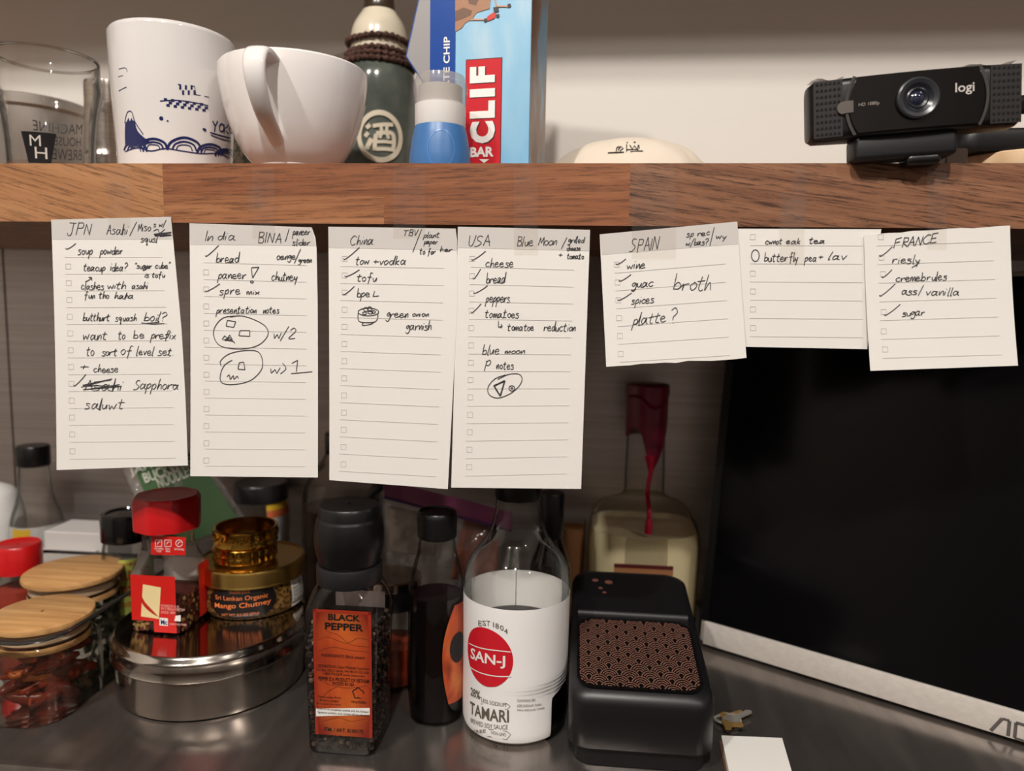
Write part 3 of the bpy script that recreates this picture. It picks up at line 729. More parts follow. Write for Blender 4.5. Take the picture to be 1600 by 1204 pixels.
# dots, a paving of little squares, strokes for the writing
for cx, cy, r in ((252, 185, 3.2), (262, 189, 1.4), (320, 203, 2.6), (318, 202, 2)):
    u, v_ = S.uv(cx, cy); disc(m, S, u, v_, r / scl(S.pt(u, v_)) / KU, r / scl(S.pt(u, v_)), .0002, 16, 1)
for j in range(3):
    for i in range(12):
        x0 = 256 + i * 5.6 + j * 2; y0 = 153 + i * .75 + j * 4.6
        if (i + j) % 2 == 0: poly(m, S, uvs(S, [(x0, y0), (x0 + 5.2, y0 + .6), (x0 + 5.2, y0 + 4.8), (x0, y0 + 4.2)]), .0002)
for j in range(2):
    for i in range(6):
        x0 = 280 + i * 4.4; y0 = 133 + j * 8
        if (i + j) % 2 == 0: poly(m, S, uvs(S, [(x0, y0), (x0 + 3.2, y0), (x0 + 3.2, y0 + 7), (x0, y0 + 7)]), .0002)
pen([(278, 132), (304, 135), (306, 148), (326, 152)], .0008, False); pen([(250, 158), (280, 157), (325, 165)], .0008)
pen([(186, 108), (196, 106), (199, 112)], .0004); pen([(185, 120), (192, 118)], .0004); pen([(186, 142), (198, 136)], .0007)
m.obj('blue_drawing', M_NAVY, t, fix=False)
m = MB()
for g, x0 in (('Y', 332), ('O', 342), ('K', 350), ('O', 358)):
    G = {'Y': [[(0, 0), (4, 8)], [(8, 0), (4, 8), (3, 17)]], 'O': [ell(4, 9, 3.4, 6)], 'K': [[(0, 2), (0, 17)], [(7, 3), (0, 10), (7, 17)]]}[g]
    for st in G: pen([(x0 + a, 189 + b + (x0 - 332) * .16) for a, b in st], .0011, False, mb=m)
pen([(328, 207), (345, 212), (360, 216)], .0011, mb=m); pen([(329, 211), (345, 217), (360, 221)], .0009, mb=m)
m.obj('lettering', M_NAVY, t, fix=False)

# big white cup, its handle towards us
Yc = .068; cx_ = at(461, 180, Y=Yc).x
pc = prof(461, Yc, [(112, 226), (130, 225), (152, 219), (178, 208), (202, 194), (226, 175), (250, 146), (264, 118)])
pc = [(pc[0][0] - .003, SH_Z1 + .0005), (pc[0][0], SH_Z1 + .001)] + [q for q in pc if q[1] > SH_Z1 + .003]
rr, zr = pc[-1]
t = thing('teacup', 'wide plain white cup with its strap handle turned towards us', 'cup', (cx_, Yc, SH_Z1))
MB().add(*lathe(cx_, Yc, pc[:-1] + [(rr, zr - .0015), (rr - .0010, zr), (rr - .0024, zr), (rr - .0036, zr - .002)] + [(max(r - .0036, .001), z) for r, z in reversed(pc[3:-2]) if z > SH_Z1 + .006] + [(.001, SH_Z1 + .006)], 80, cap0=True)).obj('cup_body', M_WHITE, t)
ha = face_th(cx_, Yc) - .34
def hp(rad, z, side=0): return Vector((cx_ + rad * sin(ha) + side * cos(ha), Yc - rad * cos(ha) + side * sin(ha), z))
hz = [at(420, y, Y=Yc - .06).z for y in (108, 104, 120, 150, 185, 215, 236)]
H = [(r_at(pc, zr - .006) - .002, zr - .008), (r_at(pc, zr - .008) + .008, zr - .006), (r_at(pc, zr - .01) + .017, zr - .0085), (rr + .0205, zr - .018), (rr + .017, zr - .030), (rr + .006, zr - .043), (r_at(pc, zr - .054) + .004, zr - .052), (r_at(pc, zr - .058) - .002, zr - .057)]
H = smooth_prof(H, 5); secs = []
for i, (r, z) in enumerate(H):
    a = H[max(i - 1, 0)]; b = H[min(i + 1, len(H) - 1)]; tx, tz = b[0] - a[0], b[1] - a[1]; l = sqrt(tx * tx + tz * tz); nx, nz = -tz / l, tx / l
    e = i / (len(H) - 1); hw = .0078 * (1.12 - .45 * e); ht = .0028
    secs.append([hp(r + nx * ht * cos(q) , z + nz * ht * cos(q), hw * (abs(sin(q)) ** .7) * (1 if sin(q) > 0 else -1)) for q in [2 * pi * k / 18 for k in range(18)]])
MB().add(*loft(secs)).obj('handle', M_WHITE, t, sharp=60)

# little patterned glass behind the cup
Yp = .15; px_ = at(384, 235, Y=Yp).x
pp = prof(384, Yp, [(208, 46), (230, 46), (252, 46)], base=SH_Z1)
m = MB(); m.add(*lathe(px_, Yp, pp + [(pp[-1][0] - .0015, pp[-1][1]), (pp[0][0] - .0015, SH_Z1 + .002)], cap0=True))
tag(m.obj('small_tumbler', noisy('green_fleck_glaze', [(.42, (196, 192, 176)), (.5, (84, 112, 84)), (.56, (206, 200, 186))], 160, .12, kind='noise')), 'small green flecked tumbler showing between the mug and the white cup', 'cup')

# sake bottle
Ys = .192; sx = at(593, 150, Y=Ys).x
psk = prof(593, Ys, [(252, 122), (215, 122), (180, 120), (140, 116), (122, 110), (108, 98), (88, 90), (62, 88), (45, 81), (32, 68), (20, 53), (8, 47), (-18, 45), (-40, 48)], base=SH_Z1)
t = thing('sake_bottle', 'stoneware sake bottle, green below and cream above, with brown cord', 'bottle', (sx, Ys, SH_Z1))
zg = at(593, 108, Y=Ys).z; zc = at(593, 20, Y=Ys).z; zT = psk[-1][1]
MB().add(*lathe(sx, Ys, cut(psk, SH_Z1, zg), cap0=True)).obj('green_body', noisy('green_glaze', [(.3, (52, 56, 52)), (.55, (84, 89, 82)), (.75, (110, 113, 104))], 26, .14, bump=.15), t)
MB().add(*lathe(sx, Ys, cut(psk, zg, zc))).obj('cream_shoulder', mat('cream_glaze', (216, 204, 182), .2, coat=.3), t)
MB().add(*lathe(sx, Ys, cut(psk, zc, zT), cap1=True)).obj('dark_neck', mat('brown_glaze', (58, 46, 34), .25), t)
m_cord = noisy('brown_cord', [(.3, (44, 26, 20)), (.7, (92, 60, 46))], 300, .9, bump=.4)
for j, ys in enumerate((71, 90, 98, 106)):
    zc_ = at(593, ys, Y=Ys).z; pts = []
    for i in range(120):
        a = 2 * pi * i / 120; r = r_at(psk, zc_) + .0022 + .0004 * sin(i * 1.7); pts.append((sx + r * sin(a), Ys - r * cos(a), zc_ + .0006 * sin(a * 3 + j) + .0005 * sin(i * 2.1)))
    MB().add(*tube(pts, [.0022 + .0006 * sin(i * 1.57) for i in range(120)], 8, True)).obj('cord', m_cord, t)
S = Cyl(sx, Ys, psk); KU = psk[0][0]; eu, ev = S.uv(594, 213)
k1 = scl(S.pt(eu, ev)); m = MB()
disc(m, S, eu, ev, 36 / k1 / KU, 40 / k1, .0012, 48, 3, r0=.80)
def blob(pts, wd): ribbon(m, S, cat([(eu + a / k1 / KU, ev - b / k1) for a, b in pts], 4), wd, .0012, ku=KU)
# the raised character, brush-thick
for q, wd in (([(-20, -17), (-16, -12)], .0042), ([(-23, -4), (-18, 0)], .0042), ([(-21, 20), (-17, 12), (-13, 4)], .004), ([(-11, -15), (5, -18), (20, -19)], .0032), ([(-6, -3), (-8, 10), (-8, 22)], .0034),
              ([(-6, -4), (8, -6), (19, -5), (21, 8), (19, 22)], .0034), ([(1, -17), (2, -6), (-1, 3)], .0026), ([(10, -18), (10, -6), (13, 3)], .0026), ([(-7, 9), (6, 8), (19, 8)], .0026), ([(-7, 20), (6, 19), (19, 19)], .003)):
    blob(q, wd)
m.obj('raised_emblem', mat('cream_relief', (206, 194, 172), .3), t, fix=False)

# blue travel bottle
Yb_ = .0255; bx = at(688, 190, Y=Yb_).x
def pb(rows, **k): return prof(688, Yb_, rows, **k)
body = pb([(200, 79), (206, 82), (215, 86), (232, 91), (252, 95)], base=SH_Z1)
z200, z165 = at(688, 200, Y=Yb_).z, at(688, 166, Y=Yb_).z
t = thing('travel_bottle', 'blue squeeze travel bottle with a white collar and clear cap', 'bottle', (bx, Yb_, SH_Z1))
bo = MB().add(*lathe(bx, Yb_, body + [(body[-1][0] - .004, body[-1][1] + .001)], cap0=True, cap1=True)).obj('silicone_body', mat('blue_silicone', (62, 112, 168), .38, sss=.1), t)
rc = 79 / 2 / scl((bx, Yb_, z200))
MB().add(*lathe(bx, Yb_, [(rc * .98, z200), (rc, z200 + .001), (rc, z165), (rc * .9, z165 + .001)], cap0=True, cap1=True)).obj('white_collar', M_WPLA, t)
zt1, zt2, zt3 = at(688, 140, Y=Yb_).z, at(688, 134, Y=Yb_).z, at(688, 121, Y=Yb_).z
m_cap = milky('clear_cap', (222, 218, 214), .72, .12)
MB().add(*lathe(bx, Yb_, [(rc * 1.01, z165), (rc * 1.02, z165 + .004), (rc * 1.07, zt1 - .002), (rc * 1.07, zt2), (rc, zt2 + .001), (rc * .98, zt3 - .002), (rc * .95, zt3), (.001, zt3)])).obj('cap', m_cap, t)
MB().add(*lathe(bx, Yb_, [(rc * .86, z165 + .001), (rc * .86, zt1 + .001), (rc * .5, zt1 + .002), (.001, zt1 + .002)])).obj('neck_thread', mat('frosted', (206, 200, 194), .4), t)
S = Cyl(bx, Yb_, body); KU = rc; m = MB()
ribbon(m, S, uvs(S, ell(689, 232, 21, 30)), .0009, .0002, ku=KU)
m.obj('raised_oval', mat('blue_silicone_edge', (72, 126, 190), .3), bo, fix=False)

# energy-bar carton standing on its end, side flap hanging open
ang = radians(9); bw, bdp, bh = .0722, .05, .205
o0 = at(671.5, 200, Y=.061); O = Vector((o0.x, .061, SH_Z1)); U = Vector((cos(ang), -sin(ang), 0)); W = Vector((sin(ang), cos(ang), 0))
t = thing('snack_bar_box', 'tall snack bar carton with blue edge, sky picture and red panel', 'box', tuple(O))
def cv(a, b, z): return tuple(O + U * a + W * b + Vector((0, 0, z)))
m_sky = noisy('carton_sky', [(.38, (120, 178, 214)), (.55, (150, 196, 222)), (.72, (206, 218, 224))], 14, .35, stretch=(1.6, 1.6, .5))
m_cblue = mat('carton_blue', (8, 66, 148), .3); m_kraft = mat('carton_inside', (172, 166, 162), .8)
# shell without its left end: front, right, back, top, bottom
bd = MB()
bd.add([cv(0, 0, 0), cv(bw, 0, 0), cv(bw, 0, bh), cv(0, 0, bh)], [(0, 1, 2, 3)], 0)
bd.add([cv(bw, 0, 0), cv(bw, bdp, 0), cv(bw, bdp, bh), cv(bw, 0, bh)], [(0, 1, 2, 3)], 1)
bd.add([cv(0, bdp, 0), cv(bw, bdp, 0), cv(bw, bdp, bh), cv(0, bdp, bh)], [(0, 1, 2, 3)], 2)
bd.add([cv(0, 0, bh), cv(bw, 0, bh), cv(bw, bdp, bh), cv(0, bdp, bh)], [(0, 1, 2, 3)], 0)
bd.add([cv(0, 0, 0), cv(bw, 0, 0), cv(bw, bdp, 0), cv(0, bdp, 0)], [(0, 1, 2, 3)], 2)
ob = bd.obj('carton', [m_sky, noisy('carton_rock', [(.3, (96, 72, 60)), (.5, (140, 108, 88)), (.62, (132, 170, 196))], 28, .35, stretch=(1, 1, .5)), m_kraft], t, smooth=False, fix=False, weld=False)
sm_ = ob.modifiers.new('wall', 'SOLIDIFY'); sm_.thickness = .0005; sm_.offset = -1; sm_.material_offset = 0
S = Pln(O, U, (0, 0, 1))
m = MB(); q = S.uv(711.5, 120)[0]; patch(m, S, 0, q, 0, bh, .0003, 1, 1); m.obj('blue_edge', m_cblue, t, fix=False)
m = MB(); ua, va = S.uv(694, 118); ub, vb = S.uv(694, 58); uc = S.uv(703, 58)[0]
# words running up the edge
textq(m, S, 'CHOCOLATE CHIP', [(uc + .0002, vb - .069), (uc + .0002, vb), (ub - .0002, vb), (ub - .0002, vb - .069)], .0006, bold=.02)
m.obj('lettering', M_LWHITE, t, fix=False)
m = MB(); u0, v0 = S.uv(727, 300); u1, v1 = S.uv(784, 91)
patch(m, S, u0 - .0005, u1 + .0005, .0008, v1 + .0006, .0003, 1, 1, 1); patch(m, S, u0, u1, .0012, v1, .0005, 1, 1, 0)
pan = m.obj('red_panel', [mat('carton_red', (200, 34, 44), .3), mat('panel_line', (50, 22, 26), .4)], t, fix=False)
m = MB()
def upw(s_, x0, yb, x1, yt, off, mi=0, bold=.06):
    a, b = S.uv(x0, yb), S.uv(x1, yt); textq(m, S, s_, [(b[0], a[1]), (b[0], b[1]), (a[0], b[1]), (a[0], a[1])], off, mi, bold)
for ch, ya, yb in (('C', 225, 189), ('L', 186, 157), ('I', 153, 138), ('F', 131, 103)):
    upw(ch, 736, ya + .8, 775.5, yb + .8, .0007, 1); upw(ch, 734.5, ya, 774, yb, .0009)
a, b = S.uv(735, 246), S.uv(772, 229); text(m, S, 'BAR', (a[0], b[0], a[1], b[1]), .0009, bold=.04)
poly(m, S, [S.uv(749, 249), S.uv(757, 255), S.uv(765, 249)], .0009)
m.obj('lettering', [M_LWHITE, mat('letter_edge', (46, 24, 26), .5)], pan, fix=False)
# rock and climber picture
m = MB()
poly(m, S, uvs(S, [(711.5, -8), (768, -8), (765, 14), (745, 20), (737, 31), (727, 36), (722, 44), (711.5, 50)]), .0004, 0)
poly(m, S, uvs(S, [(711.5, 18), (725, 12), (738, 17), (736, 24), (722, 30), (711.5, 34)]), .0005, 1)
poly(m, S, uvs(S, [(730, -8), (752, -8), (744, 9), (733, 6)]), .0005, 1)
poly(m, S, uvs(S, [(762, 26), (771, 20), (776, 22), (773, 29), (764, 33), (759, 32)]), .0006, 2)
for q, mi in (([(736, 31), (748, 31), (760, 31)], 3), ([(773, 20), (776, 12), (773, -4)], 3), ([(775, 11), (786, 10), (796, 11)], 3)):
    ribbon(m, S, cat(uvs(S, q), 4), .0009, .0006, mi)
for x, y in ((759, 32), (796, 9), (778, 25)):
    u, v_ = S.uv(x, y); disc(m, S, u, v_, .0013, .0012, .0007, 12, 1, 4)
poly(m, S, uvs(S, [(771, 12), (779, 11), (780, 18), (772, 20)]), .0007, 4)
m.obj('climbing_picture', [mat('rock_tan', (164, 118, 88), .4), mat('rock_dark', (112, 78, 60), .4), mat('shirt_red', (206, 52, 40), .4), mat('skin_print', (204, 146, 112), .4), mat('shorts_dark', (46, 42, 46), .4)], t, fix=False)
# open flap at the left end
m = MB()
A = Vector(cv(0, .012, .06)); fl = [Vector(cv(-.001, .016, .052)), Vector(cv(-.0125, .03, .066)), Vector(cv(-.0005, .03, bh + .002)), Vector(cv(.001, .016, bh))]
fl = [Vector(cv(-.0004, bdp, .048)), at(635, 88, Y=.116), at(668, -60, Y=.116), Vector(cv(-.0004, bdp, bh))]
m.add([tuple(p) for p in fl], [(0, 1, 2, 3)])
of = m.obj('open_flap', mat('flap_grey', (150, 146, 146), .4), t, smooth=False, fix=False)
sm_ = of.modifiers.new('wall', 'SOLIDIFY'); sm_.thickness = .0006
m = MB(); m.add(*tube([fl[0], fl[1], fl[2]], .0008, 6)); m.obj('flap_edge', m_cblue, of)

# cream cloth cap lying on the shelf
Yh = .135; hc = at(985, 240, Y=Yh); ztop = at(985, 221, Y=Yh).z
m = MB(); v = []; NR, NS = 18, 48
hr = 142 / scl(hc)
for j in range(NR + 1):
    b = pi / 2 * j / NR
    for i in range(NS):
        a = 2 * pi * i / NS; k = 1 + .04 * sin(3 * a + 1) * cos(b) + .022 * sin(9 * a + 4 * b) + .012 * sin(17 * a - 6 * b)
        v.append((hc.x + hr * .95 * k * cos(b) ** .75 * sin(a), Yh - hr * .72 * k * cos(b) ** .75 * cos(a), SH_Z1 + (ztop - SH_Z1) * (sin(b) ** 1.15) * (1 + .02 * sin(5 * a + 2) * cos(b)) + .0006))
m.add(v, [(j * NS + i, j * NS + (i + 1) % NS, (j + 1) * NS + (i + 1) % NS, (j + 1) * NS + i) for j in range(NR) for i in range(NS)])
cap = m.obj('cloth_cap', mat('cream_cloth', (222, 208, 190), .9, bump=(60, .5)), sharp=180)
tag(cap, 'crumpled cream cloth cap with a small black print', 'cap')
from mathutils.bvhtree import BVHTree
_bv = BVHTree.FromPolygons([tuple(q.co) for q in cap.data.vertices], [tuple(p.vertices) for p in cap.data.polygons])
class Dome:
    """the front slope of the cap"""
    def pt(s, u, v, off=0):
        d = (at(u, v, Y=Yh) - CAM).normalized(); h_ = _bv.ray_cast(CAM, d)
        P = h_[0] + h_[1] * (.0006 if h_[1].dot(d) < 0 else -.0006) if h_[0] else at(u, v, Y=Yh)
        return tuple(P)
SD = Dome(); m = MB()
for q in ([(950, 238), (965, 237), (975, 237)], [(963, 235), (964, 230), (968, 228)], [(966, 234), (970, 228), (974, 231), (969, 235)], [(979, 236), (979, 225)], [(984, 226), (988, 232), (991, 227), (995, 232), (997, 226)], [(980, 233), (997, 233)], [(998, 226), (998, 232)], [(990, 221.5), (993, 221.5)], [(979, 222), (981, 222)], [(985, 236), (1004, 235)]):
    ribbon(m, SD, [(q_[0], q_[1] + 1.5) for q_ in q], 1.5, 0)
m.obj('black_print', M_LBLACK, cap, fix=False)

# webcam on the shelf's front edge
wc = at(1421, 166, Y=-.004); kx = 304 / scl(wc); WL, WH, WD = kx, .0352, .026
rz = radians(-3.5)
R = Matrix.Translation(wc) @ Matrix.Rotation(radians(-2.8), 4, 'Z') @ Matrix.Rotation(radians(-4.0), 4, 'Y')
t = thing('webcam', 'black webcam with perforated speaker ends, clipped at the shelf edge', 'webcam', tuple(wc))
def wpt(p): return R @ Vector(p)
def wobj(name, mb, m_, par=t, **k): mb.v = [tuple(wpt(p)) for p in mb.v]; return mb.obj(name, m_, par, **k)
def bow(x): return .0045 * (abs(x) / (WL / 2)) ** 2      # ends sweep back
def body_sec(x, hh, y0, y1, n=8):
    pts = []; r = .0045
    for px_, py_ in rrect((y1 - y0) / 2, hh, r, 4): pts.append((x, (y0 + y1) / 2 + px_, py_))
    return pts
secs = []
N = 40
for i in range(N + 1):
    x = -WL / 2 + WL * i / N; e = abs(x) / (WL / 2); hh = WH / 2 * (.97 - .0 * e)
    if i in (0, N): hh *= .9
    secs.append(body_sec(x, hh, -WD / 2 + bow(x) + (.003 if i in (0, N) else 0), WD / 2 - bow(x)))
wobj('housing', MB().add(*loft(secs)), M_BLK, sharp=50)
class WSurf:
    def __init__(s, off=0): s.o = off
    def pt(s, u, v, off=0): return (u, -WD / 2 + bow(u) - off - s.o, v)
S = WSurf(); m = MB()
# gloss plate between two curved seams
NU, NV = 36, 10; v = []; xl, xr_ = -WL * .325, WL * .29
for j in range(NV + 1):
    b = -1 + 2 * j / NV; x0 = xl + .0045 * b * b + 0; x1_ = xr_ - .0035 * b * b + .002
    for i in range(NU + 1): v.append(S.pt(x0 + (x1_ - x0) * i / NU, b * WH * .43, .0012))
m.add(v, [(j * (NU + 1) + i, j * (NU + 1) + i + 1, (j + 1) * (NU + 1) + i + 1, (j + 1) * (NU + 1) + i) for j in range(NV) for i in range(NU)])
fp = wobj('face_plate', m, mat('face_gloss', (14, 12, 13), .09, spec=.7), fix=False)
m = MB()
for sx_, x0 in ((1, xl - .0016), (-1, xr_ + .0036)):
    m = MB(); ribbon(m, S, [(x0 + sx_ * .0045 * (b / 10) ** 2, b / 10 * WH * .46) for b in range(-10, 11)], .0016, .0014)
    wobj('seam', m, mat('seam_grey', (64, 58, 56), .3), fix=False)
for side, xa, xb in ((-1, -WL * .472, xl - .0052), (1, xr_ + .0075, WL * .472)):
    m = MB(); nx_ = 6; ny_ = 9
    for j in range(ny_):
        for i in range(nx_):
            u = xa + (xb - xa) * (i + (.0)) / (nx_ - 1); v_ = -WH * .40 + WH * .8 * j / (ny_ - 1)
            disc(m, S, u, v_, .00078, .00078, .0006, 10, 1)
    wobj('speaker_holes', m, mat('hole_black', (3, 3, 3), .9), fix=False)
    m = MB(); patch(m, S, xa - .002, xb + .002, -WH * .45, WH * .45, .0003, 10, 4); wobj('speaker_grille', m, mat('grille_plastic', (44, 41, 41), .3), fix=False)
def ring_l(r0, r1, y0, y1, seg=48):
    pr_ = [(r0, y0), (r1, y1)]; v = []; 
    for r, yy in pr_:
        for k in range(seg): a = 2 * pi * k / seg; v.append((-.0012 + r * cos(a), -WD / 2 - yy, .0006 + r * sin(a)))
    return v, [(k, (k + 1) % seg, seg + (k + 1) % seg, seg + k) for k in range(seg)]
m = MB(); m.add(*ring_l(.0112, .0112, .0008, .0036)); m.add(*ring_l(.0112, .0102, .0036, .0042)); m.add(*ring_l(.0102, .0082, .0042, .0034))
ln = wobj('lens_barrel', m, mat('lens_ring', (46, 46, 50), .3))
m = MB(); m.add(*ring_l(.0082, .0060, .0034, .0022)); m.add(*ring_l(.0060, .0052, .0022, .0026)); m.add(*ring_l(.0052, .0036, .0026, .0018)); wobj('lens_baffle', m, mat('lens_inner', (30, 32, 38), .25), ln)
m = MB()
for k in range(6):
    r0, r1 = .0037 * k / 6, .0037 * (k + 1) / 6; m.add(*ring_l(max(r0, .00002), r1, .0021 + .0012 * (1 - (r0 / .0037) ** 2), .0021 + .0012 * (1 - (r1 / .0037) ** 2)))
wobj('lens', m, mat('lens_glass', (24, 30, 52), .03, spec=1, coat=1), ln)
m = MB(); text(m, S, 'logi', (.0188, .0290, .0006, .0072), .0016, bold=.012); wobj('lettering', m, mat('logo_silver', (196, 188, 182), .4), fp, fix=False)
m = MB(); text(m, S, 'HD 1080p', (-.0318, -.0210, -.0012, .0012), .0016); wobj('lettering', m, mat('print_grey', (150, 140, 132), .5), fp, fix=False)
m = MB(); disc(m, S, xl - .0035, -.0005, .0030, .0034, .0018, 24, 1); patch(m, S, xl - .003, xl + .002, -.0036, .003, .0019, 2, 1); wobj('sticker', m, mat('peel_tab', (86, 78, 72), .45), fix=False)
m = MB(); m.add(*box(-WL * .29, WL * .205, -.009, .010, -WH * .86, -WH * .44, .003, 3)); wobj('clip_hinge', m, M_BLKM)
m = MB(); m.add(*box(-.004, WL * .13, -.008, .008, -WH * .98, -WH * .80, .0025, 3)); wobj('clip_foot', m, M_BLK)
for (xa, xb) in ((-WL * .49, -WL * .33), (WL * .22, WL * .48)):
    m = MB(); v = [(xa + (xb - xa) * i / 6, -.006 + .012 * j, WH * .485 + .0007 + .0010 * sin(i * 1.3 + j)) for j in (0, 1) for i in range(7)]
    m.add(v, [(i, i + 1, 8 + i, 7 + i) for i in range(6)]); wobj('peeling_film', m, M_TAPE, fix=False)

# things right of the webcam
Yr = .06; a_, b_ = at(1522, 229, Y=Yr), at(1600, 229, Y=Yr)
r_ = .055; cxr = a_.x + r_ - .004
m = MB(); ztt = at(1560, 228, Y=.04).z
m.add(*lathe(cxr, Yr + r_ - .02, [(.001, SH_Z1), (r_ - .012, SH_Z1), (r_ - .002, SH_Z1 + .0045), (r_, SH_Z1 + .009), (r_, ztt - .001), (r_ - .001, ztt), (.001, ztt)]))
tag(m.obj('wooden_bowl', noisy('pale_beech', [(.3, (214, 178, 138)), (.7, (232, 202, 164))], 20, .5, stretch=(1, 8, 1))), 'shallow pale wooden dish at the right end of the shelf', 'dish')
m = MB(); q0, q1 = at(1478, 245, Y=.035), at(1517, 245, Y=.035)
m.add(*box(q0.x, q1.x - .0015, .035, .075, SH_Z1, at(1500, 231, Y=.035).z, .001, 1))
tag(m.obj('small_carton', mat('taupe_card', (112, 92, 80), .6)), 'small taupe cardboard box behind the webcam foot', 'box')
zz = max(ztt, at(1500, 231, Y=.035).z)
m = MB(); p0 = at(1500, 200, Y=.06); 
m.add(*rloft(p0.x + .06, .085, [(.060, .03, .01, zz + .0003), (.062, .031, .012, zz + .004), (.060, .030, .012, zz + .013), (.052, .024, .012, zz + .016)], 0))
t = m.obj('black_case', M_BLK); tag(t, 'flat black plastic device lying on the wooden dish beside the webcam', 'device')
m = MB(); m.add(*tube(cat([(p0.x + .004, .062, zz + .0165), (p0.x + .02, .058, zz + .026), (p0.x + .05, .06, zz + .031), (p0.x + .09, .07, zz + .028), (p0.x + .115, .085, zz + .0165)], 6), [.0055] * 25, 12, flat=1.6)); m.obj('headband', M_BLKM, t)
# ------------------------------------------------------------------ on the counter
def label_patch(name, S, u0, u1, v0, v1, m_, par, off=.0003, nu=24, nv=10):
    m = MB(); patch(m, S, u0, u1, v0, v1, off, nu, nv); return m.obj(name, m_, par, fix=False)
def txt(name, S, items, m_, par, off=.0006, bold=0):
    """items: (words, picture box) printed on one surface"""
    m = MB()
    for it in items:
        s_, b_ = it[0], it[1]; text(m, S, s_, pxbox(S, *b_), off, bold=it[2] if len(it) > 2 else bold)
    return m.obj(name, m_, par, fix=False)

# --- monitor standing on the counter, turned and leaning back
ML = at(1101, 1011, z=0); MR = at(1600, 1166, z=0); md = (MR - ML); md.z = 0; md.normalize()
mn = Vector((md.y, -md.x, 0))                                    # faces the room
lean = radians(7.5); mup = (Vector((0, 0, cos(lean))) - mn * sin(lean)); mnn = mn * cos(lean) + Vector((0, 0, sin(lean)))
MW, MH = .53, .322; MO = Vector((ML.x, ML.y, .0045)) - md * .006
t = thing('monitor', 'black computer monitor with a silver lower bezel, leaning under the shelf', 'monitor', (MO.x + md.x * .2, MO.y + md.y * .2, 0))
def mp(a, b, c): return MO + md * a + mup * b - mnn * c
def mbox(a0, a1, b0, b1, c0, c1, r=0, seg=2):
    v, f = box(a0, a1, b0, b1, c0, c1, r, seg); return [tuple(mp(*p)) for p in v], f
MB().add(*mbox(0, MW, .0, MH, .0015, .022, .002)).obj('back_shell', mat('silver_back', (196, 190, 184), .4, .3), t)
MB().add(*mbox(.007, MW, .0185, MH - .004, .0004, .0016)).obj('screen', mat('screen_black', (9, 8, 10), .16, spec=.22), t, smooth=False)
MB().add(*mbox(0, .0071, .019, MH, -.0004, .004)).obj('side_frame', mat('frame_black', (5, 5, 5), .35), t, smooth=False)
bz = MB().add(*mbox(.0045, MW, -.001, .0188, -.002, .004, .0008)).obj('lower_bezel', noisy('silver_bezel', [(.3, (196, 188, 180)), (.7, (208, 200, 192))], 40, .4, .1, (1, 8, 8)), t)
S = Pln(MO + mnn * .002, md, mup); m = MB()
b0 = S.uv(1548, 1141); b1 = S.uv(1566, 1122); hgt = b1[1] - b0[1]; x = b0[0]; k = hgt
for q in ([(0, 0), (.55, 1), (.95, 1), (.95, 0)],):
    ribbon(m, S, [(x + a * k, b0[1] + b * k) for a, b in q[:2]], .0022, .0003); ribbon(m, S, [(x + a * k, b0[1] + b * k) for a, b in q[1:3]], .0018, .0003); ribbon(m, S, [(x + a * k, b0[1] + b * k) for a, b in q[2:]], .0022, .0003)
for x2_, op in ((1.3, 0), (2.6, 1)):
    q = [(x2_, 0), (x2_, 1), (x2_ + 1, 1), (x2_ + 1, 0)]
    for a, b in zip(q, q[1:]):
        if op and b[0] > x2_ + .5 and b[1] == 0 and a[0] > x2_ + .5: continue
        ribbon(m, S, [(x + a[0] * k, b0[1] + a[1] * k), (x + b[0] * k, b0[1] + b[1] * k)], .0021, .0003)
    ribbon(m, S, [(x + x2_ * k, b0[1]), (x + (x2_ + 1) * k, b0[1])], .0018, .0003)
m.obj('lettering', mat('logo_grey', (84, 78, 74), .5), bz, fix=False)
pc_ = mp(.34, .0, .05)
m = MB(); m.add(*rloft(pc_.x, pc_.y, [(.10, .06, .02, .0003), (.10, .06, .02, .005)], atan2(md.y, md.x))); m.add(*rloft(pc_.x - mn.x * .01, pc_.y - mn.y * .01, [(.03, .012, .006, .005), (.03, .012, .006, .16)], atan2(md.y, md.x)))
m.obj('stand', M_BLK, t)

# --- tamari bottle
Yq = .030; qx = at(805, 1050, Y=Yq).x
pq = prof(806, Yq, [(1150, 158), (1100, 160), (1000, 162), (940, 164), (915, 164), (893, 162), (872, 150), (850, 118), (835, 96), (817, 82), (800, 74), (784, 70), (768, 68)], base=.001)
pq = [(pq[0][0] - .007, .0008), (pq[0][0] - .002, .0022), (pq[0][0], .005)] + [q for q in pq if q[1] > .006]
zt = pq[-1][1]
t = thing('tamari_bottle', 'round clear soy sauce bottle with a white label and red disc', 'bottle', (qx, Yq, 0))
MB().add(*lathe(qx, Yq, pq, 72, cap0=True)).obj('glass_body', M_GLASS, t)
zl = at(806, 947, Y=Yq + .032).z
MB().add(*lathe(qx, Yq, cut(pq, .004, zl, -.002), 56, cap0=True, cap1=True)).obj('soy_sauce', mat('soy_sauce', (16, 8, 6), .06), t)
MB().add(*lathe(qx, Yq, [(.0155, zt - .004), (.0160, zt - .003), (.0162, zt + .022), (.0150, zt + .024), (.001, zt + .024)], 48, cap0=True)).obj('screw_cap', M_BLK, t)
S = Cyl(qx, Yq, pq); fa = face_th(qx, Yq)
vt = S.uv(806, 953)[1]; vb = S.uv(806, 1168)[1]
